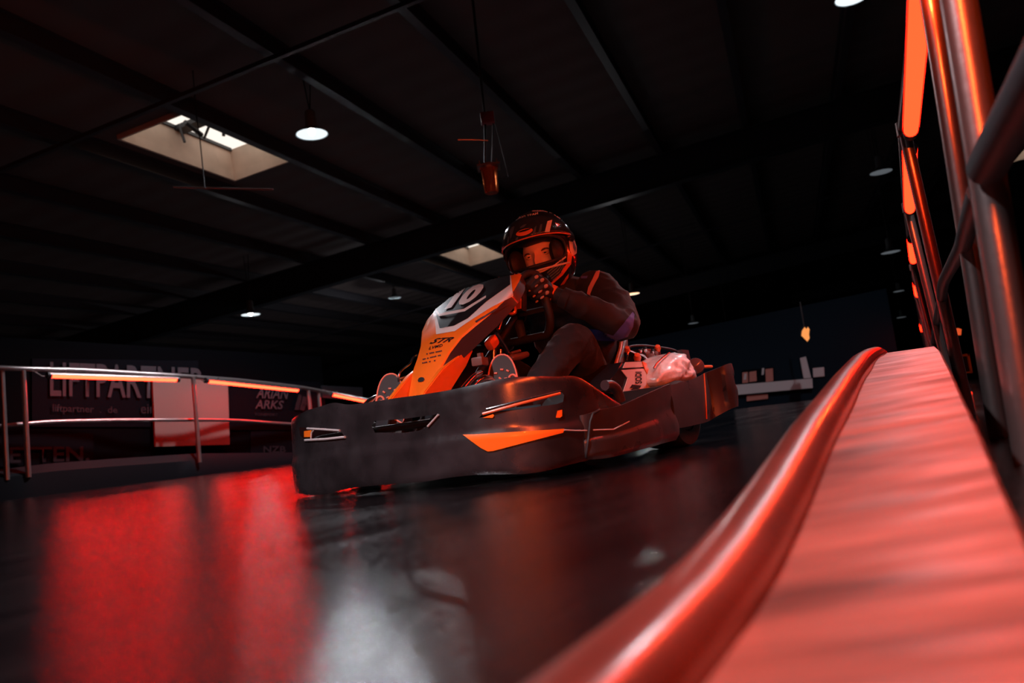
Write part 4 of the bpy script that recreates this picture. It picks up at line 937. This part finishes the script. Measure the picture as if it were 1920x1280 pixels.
# gloves
def glove(sg, HC, Rv, Uv, Nv, wr_):
    r = empty('glove', (0, 0, 0)); r.parent = drv
    def G(a, b_, c): return HC + Rv*(a*1.18-.004) + Uv*b_*1.12 + Nv*c*1.1
    bm = BM()
    kn = [(.006, .040, .012), (.024, .030, .020), (.036, .010, .018), (.040, -.012, .010)]
    def ch(P, rad):
        Q = spline([D(p) for p in P], 5); Rr = []
        for i in range(len(rad)-1):
            for k in range(5): Rr.append(rad[i]+(rad[i+1]-rad[i])*k/5)
        Rr.append(rad[-1]); tube(bm, Q, Rr, 12); ellips(bm, Q[-1], (rad[-1],)*3, None, 10, 8); ellips(bm, Q[0], (rad[0],)*3, None, 10, 8)
    for i, (a, b_, c) in enumerate(kn):
        dx, dy = (-.030, -.030+.006*i); f = (.95, 1, .98, .85)[i]
        ch([G(a+.02, b_-.02, c-.03), G(a, b_, c), G(a+dx*f, b_+dy*f-.001, c+.004), G(a+dx*1.7*f, b_+dy*1.5*f, c-.018), G(a+dx*1.45*f, b_+dy*1.6*f, c-.040)], (.0145, .0140, .0125, .0118, .0105))
    ch([G(.045, -.02, -.02), G(.012, .044, -.018), G(-.022, .052, -.005), G(-.046, .03, .004), G(-.052, .006, .002)], (.018, .0155, .0145, .0135, .0115))   # thumb over the rim
    Rm = Matrix((Rv, Uv, Nv)).transposed()
    ellips(bm, D(G(.03, .0, -.012)), (.036, .038, .022), Rm, 20, 14)
    ch([G(.035, 0, -.014), G(.055, -.014, -.03), wr_], (.030, .029, .031))
    g_ = obj('hand_shell', bm, M['glove'], r)
    bake(g_, [('REMESH', dict(mode='VOXEL', voxel_size=.0034, use_smooth_shade=True)), ('SMOOTH', dict(iterations=2, factor=.5))])
    pads = [((a, b_, c+.0135), .0085, .0065) for a, b_, c in kn]
    for i, (a, b_, c) in enumerate(kn):
        f = (.95, 1, .98, .85)[i]; pads.append(((a-.018*f, b_-.018*f, c+.0145), .0085, .0042)); 
        if i: pads.append(((a-.038*f, b_-.034*f, c+.008), .006, .0036))
    Rp = Rm @ Matrix.Rotation(math.radians(40), 3, 'Z')
    for c3, ra, rb in pads:
        b2_ = BM(); ellips(b2_, D(G(*c3)), (ra*1.1, rb*1.1, .0026), Rp, 12, 8); obj('knuckle_pad', b2_, M['pad'], r)
    b2_ = BM(); wc = D(G(.05, -.012, -.026)); ax = (D(wr_)-wc if False else (wr_ - G(.035, 0, -.014))).normalized()
    lathe(b2_, [(.031, -.012), (.0345, -.011), (.0345, .012), (.031, .013)], wc+ax*.006, ax, 24); obj('wrist_strap', b2_, M['hel_orange'] if sg > 0 else M['glove'], r)
    b2_ = BM(); lathe(b2_, [(.034, -.018), (.040, -.016), (.042, .014), (.036, .016)], D(wr_)+ax*.004, ax, 24); obj('cuff', b2_, M['jacket'], r)
    return r
HC = K(1004, 542, 0, .125)
nl = (KI.to_3x3() @ (-ray(1004, 542))).normalized(); rl_ = (KI.to_3x3() @ RT); rl_ = (rl_ - nl*rl_.dot(nl)).normalized(); ul = nl.cross(rl_).normalized()
ul = ul if ul.z > 0 else -ul
glove(1, HC, rl_, ul, nl, V((.205, .85, .607)))
mx = lambda v: V((-v.x, v.y, v.z))
glove(-1, V((-HC.x-.02, HC.y, HC.z-.03)), mx(rl_), mx(ul), mx(nl), V((-.19, .85, .587)))

# helmet and head (built in their own frame: x left, y back, z up)
HT = Matrix.Translation(D(K(1016, 474, 0, 0.0))) @ Matrix.Rotation(math.radians(14), 4, 'Z') @ Matrix.Rotation(math.radians(6), 4, 'X') @ Matrix.Rotation(math.radians(-5), 4, 'Y') @ Matrix.Scale(1.03, 4)
hel = empty('helmet', (0, 0, 0)); hel.parent = drv; hel.matrix_local = HT
bm = BM(); rings = []
AZ = 64; EL = 34
def hp(az, el, k=1.0):
    ce, se = math.cos(el), math.sin(el)
    x = .140*k*ce*math.sin(az); y = -.168*k*ce*math.cos(az); z = .172*k*se
    if math.cos(az) > 0:
        f = math.cos(az)**2
        if se < -.12: y -= .030*f*min(1, (-.12-se)/.3)*ce**.5; x *= 1-.04*f
        if se < 0: z *= 1-.0*f
    else:
        y *= 1.02
        if se < -.2: y *= 1-.25*min(1, (-.2-se)/.6)
    return V((x, y, z))
grid = []
for j in range(EL+1):
    el = math.radians(-62 + (152*j/EL)); grid.append([hp(2*math.pi*i/AZ, el) for i in range(AZ)])
R = [[bm.verts.new(p) for p in row] for row in grid[:-1]]
top = bm.verts.new(hp(0, math.radians(90)))
for a, c in zip(R[:-1], R[1:]):
    for k in range(AZ): bm.faces.new((a[k], a[(k+1) % AZ], c[(k+1) % AZ], c[k]))
for k in range(AZ): bm.faces.new((R[-1][k], R[-1][(k+1) % AZ], top))
hs_ = obj('helmet_shell', bm, M['helmet'], hel)
bake(hs_, [('SOLIDIFY', dict(thickness=.016, offset=-1))])
# eye port
def port(k=1, y=-.30):
    out = []
    for i in range(36):
        a = 2*math.pi*i/36; x = .122*k*math.copysign(abs(math.cos(a))**.45, math.cos(a)); z = -.013+.045*k*math.copysign(abs(math.sin(a))**.6, math.sin(a))
        z += .010*(1-(x/.122)**2)*(1 if z > 0 else -.6); out.append((x, y, z))
    return out
cb = BM(); prism(cb, port(), (0, .27, 0)); bmesh.ops.recalc_face_normals(cb, faces=cb.faces[:])
c = obj('cutter_tmp', cb, M['black'], hel, False); bpy.context.view_layer.update()
bake(hs_, [('BOOLEAN', dict(operation='DIFFERENCE', object=c, solver='EXACT'))]); me = c.data; bpy.data.objects.remove(c); bpy.data.meshes.remove(me)
hs_.data.set_sharp_from_angle(angle=math.radians(40))
def onshell(x, z, k=1.0):
    el = math.asin(max(-1, min(1, z/(.166*k)))); az = math.asin(max(-.99, min(.99, x/(.140*k*math.cos(el))))); return hp(az, el, k)
bm = BM(); tube(bm, [onshell(x*1.0, z, 1.005) for x, y, z in port(1.03)], .0055, 8, closed=True); obj('port_seal', bm, M['matblack'], hel)
# lining and cheek pads seen inside the port
bm = BM()
for sg in (1, -1): ellips(bm, (sg*.088, -.06, -.03), (.03, .07, .06))
ellips(bm, (0, -.118, -.083), (.075, .03, .024)); ellips(bm, (0, -.085, .062), (.105, .055, .036))
obj('cheek_pads', bm, M['matblack'], hel)
# raised visor
bm = BM(); rings = []
for j in range(9):
    t = j/8; row = []
    for i in range(41):
        az = math.radians(-82+164*i/40); u = abs(az)/math.radians(82)
        e0 = math.radians(14-6*u**3); e1 = math.radians(46-24*u**2.2); el = e0+(e1-e0)*t
        row.append(hp(az, el, 1.065 + .018*(1-t)*(1-u**4)))
    rings.append(row)
loft(bm, rings, False, False); vis = obj('visor', bm, M['visor'], hel); bake(vis, [('SOLIDIFY', dict(thickness=.004, offset=1))])
bm = BM(); tube(bm, [p*1.004 for p in rings[0]], .0035, 8); obj('visor_edge', bm, M['hel_orange'], vis)
for sg in (1, -1):
    bm = BM(); c = hp(math.radians(80*sg), math.radians(8), 1.03); lathe(bm, [(0, -.006), (.022, -.006), (.024, .002), (.018, .009), (0, .010)], c, (sg, -.18, .12), 24); obj('visor_pivot', bm, M['helmet'], hel)
bm = BM(); tube(bm, [hp(math.radians(a), math.radians(-24 - 6*math.cos(math.radians(a))), 1.012) for a in range(-70, 71, 10)], .004, 8); obj('chin_bead', bm, M['hel_white'], hel)
bm = BM()
for k in range(5):
    pass
box(bm, hp(0, math.radians(-38), 1.0)+V((0, -.004, 0)), (.06, .012, .02), None, .004); obj('chin_vent', bm, M['matblack'], hel)
hb = bvh_world(hs_); vb_ = bvh_world(vis)
def c1(x, y): return (900+x/4, 370+y/4)
def hdec(name, pts, m, s=hb, par=None, off=.0018): return sticker(name, poly2d([c1(*p) for p in pts]), s, par or hel, m, off, 3)
hdec('graphic', [(670, 250), (700, 300), (722, 370), (722, 420), (690, 440), (672, 400), (665, 330)], M['hel_white'])
hdec('graphic', [(655, 400), (690, 430), (680, 500), (620, 580), (540, 650), (530, 640), (600, 570), (650, 490)], M['hel_orange'])
hdec('graphic', [(560, 110), (620, 140), (670, 190), (700, 250), (680, 245), (640, 190), (590, 160), (550, 130)], M['hel_white'])
hdec('graphic', [(380, 98), (460, 92), (560, 112), (545, 122), (470, 106), (395, 108)], M['hel_white'])
hdec('graphic', [(690, 310), (716, 380), (712, 410), (695, 380)], M['hel_blue'], off=.003)
for k in range(5):
    x0, y0 = 500+10*k, 560+14*k; hdec('graphic', [(x0, y0), (x0+60, y0-50), (x0+120-8*k, y0-110), (x0+124-8*k, y0-104), (x0+64, y0-38), (x0+6, y0+9)], M['hel_blue'])
hdec('graphic', [(255, 540), (300, 565), (380, 570), (470, 545), (560, 500), (640, 440), (644, 450), (560, 512), (470, 558), (380, 582), (300, 578), (258, 556)], M['hel_white'])
hdec('graphic', [(590, 670), (640, 600), (664, 570), (660, 600), (620, 660), (595, 685)], M['hel_orange'])
sticker('lettering', text_bm('RACING TEAM', .03), hb, hel, M['hel_white'], .002, 3, quad=[c1(222, 190), c1(436, 128), c1(434, 112), c1(225, 165)])
sticker('lettering', text_bm('GÜNZBURG', .03), hb, hel, M['hel_white'], .002, 3, quad=[c1(222, 212), c1(434, 152), c1(436, 133), c1(224, 193)])
oval = [(334+62*math.cos(2*math.pi*k/24), 262-24*math.sin(2*math.pi*k/24)-16*math.cos(2*math.pi*k/24)) for k in range(24)]
hdec('visor_badge', oval, M['hel_orange'], vb_, vis, .002)
oval2 = [(336+46*math.cos(2*math.pi*k/24), 250-7*math.sin(2*math.pi*k/24)-13*math.cos(2*math.pi*k/24)) for k in range(24)]
hdec('visor_badge', oval2, M['helmet'], vb_, vis, .003)
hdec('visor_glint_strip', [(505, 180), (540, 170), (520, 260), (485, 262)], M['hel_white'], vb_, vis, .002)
M['slate'] = mat('slate_blue_reflection', (.07, .11, .17), .15, coat=1)  # bluish reflections on the visor, painted as decals
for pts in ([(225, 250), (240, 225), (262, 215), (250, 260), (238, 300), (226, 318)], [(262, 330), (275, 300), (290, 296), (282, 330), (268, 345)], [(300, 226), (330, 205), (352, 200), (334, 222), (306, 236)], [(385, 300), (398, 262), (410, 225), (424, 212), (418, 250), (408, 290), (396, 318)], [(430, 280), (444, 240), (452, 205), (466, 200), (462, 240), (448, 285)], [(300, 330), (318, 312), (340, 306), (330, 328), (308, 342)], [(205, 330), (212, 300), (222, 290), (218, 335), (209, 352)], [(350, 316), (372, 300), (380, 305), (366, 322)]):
    hdec('visor_reflection', pts, M['slate'], vb_, vis, .0018)
hdec('visor_graphic', [(560, 190), (600, 205), (575, 225)], M['hel_orange'], vb_, vis, .002)
# head
bm = BM(); rings = []
for j in range(45):
    el = math.radians(-88+176*j/44); row = []
    for i in range(64):
        az = 2*math.pi*i/64; az = az if az <= math.pi else az-2*math.pi
        x = .083*math.cos(el)*math.sin(az); y = -.104*math.cos(el)*math.cos(az); z = .13*math.sin(el)
        if y < 0 and abs(az) < 1.4:
            g_ = lambda cx, cz, sx, sz: math.exp(-((x-cx)/sx)**2-((z-cz)/sz)**2)
            y -= .026*g_(0, -.032, .011, .016) + .016*g_(0, -.012, .009, .022) + .006*g_(0, .022, .05, .012)
            y += .013*(g_(.034, .002, .017, .012)+g_(-.034, .002, .017, .012)) ; y -= .005*(g_(.045, -.03, .018, .015)+g_(-.045, -.03, .018, .015))
            y -= .006*g_(0, -.068, .022, .006) + .008*g_(0, -.10, .03, .02)
            y -= .004*(g_(.012, -.038, .006, .006)+g_(-.012, -.038, .006, .006))
        row.append(V((x, y, z)))
    rings.append(row)
HD = V((.005, .012, -.018))
loft(bm, [[p+HD for p in r_] for r_ in rings]); hd = obj('head', bm, M['skin'], hel)
for sg in (1, -1):
    e = V((sg*.034, -.079, .004))+HD
    bm = BM(); ellips(bm, e, (.0135, .0125, .0115), None, 20, 14); ey = obj('eye', bm, M['eyewhite'], hd)
    bm = BM(); ellips(bm, e+V((sg*.0015, -.0105, -.0005)), (.0058, .003, .0058), None, 16, 10); obj('iris', bm, M['iris'], ey)
    bm = BM()
    tube(bm, spline([e+V((-.0145, -.004, -.001)), e+V((-.007, -.0125, .0050)), e+V((.002, -.0138, .0058)), e+V((.010, -.0100, .0040)), e+V((.0150, -.003, -.001))], 5), [.0045]*21, 8)
    obj('eyelid', bm, M['skin'], hd)
    bm = BM(); tube(bm, spline([e+V((-.0145, -.003, -.001)), e+V((-.006, -.0118, -.0050)), e+V((.004, -.0118, -.0052)), e+V((.0145, -.003, -.001))], 5), .0028, 8); obj('eyelid', bm, M['skin'], hd)
    bm = BM(); tube(bm, spline([e+V((-sg*.018, -.013, .0085)), e+V((-sg*.004, -.0170, .0125)), e+V((sg*.010, -.0125, .0145)), e+V((sg*.021, -.002, .0100))], 5), [.002]+[.0036]*8+[.0028]*4+[.0018]*3, 8); obj('eyebrow', bm, M['brow'], hd)
bm = BM(); tube(bm, spline([V((-.022, -.096, -.066))+HD, V((-.008, -.106, -.0655))+HD, V((0, -.107, -.067))+HD, V((.008, -.106, -.0655))+HD, V((.022, -.096, -.066))+HD], 4), .0042, 8); obj('mouth', bm, M['lip'], hd)
for sg in (1, -1):
    bm = BM(); ellips(bm, V((sg*.083, .01, -.005))+HD, (.009, .018, .03)); obj('ear', bm, M['skin'], hd)
bm = BM(); lathe(bm, [(.078, -.02), (.088, 0), (.084, .03), (.07, .045)], D((0, 1.085, .735)), (0, -.35, .93), 28); obj('collar', bm, M['jacket'], drv)
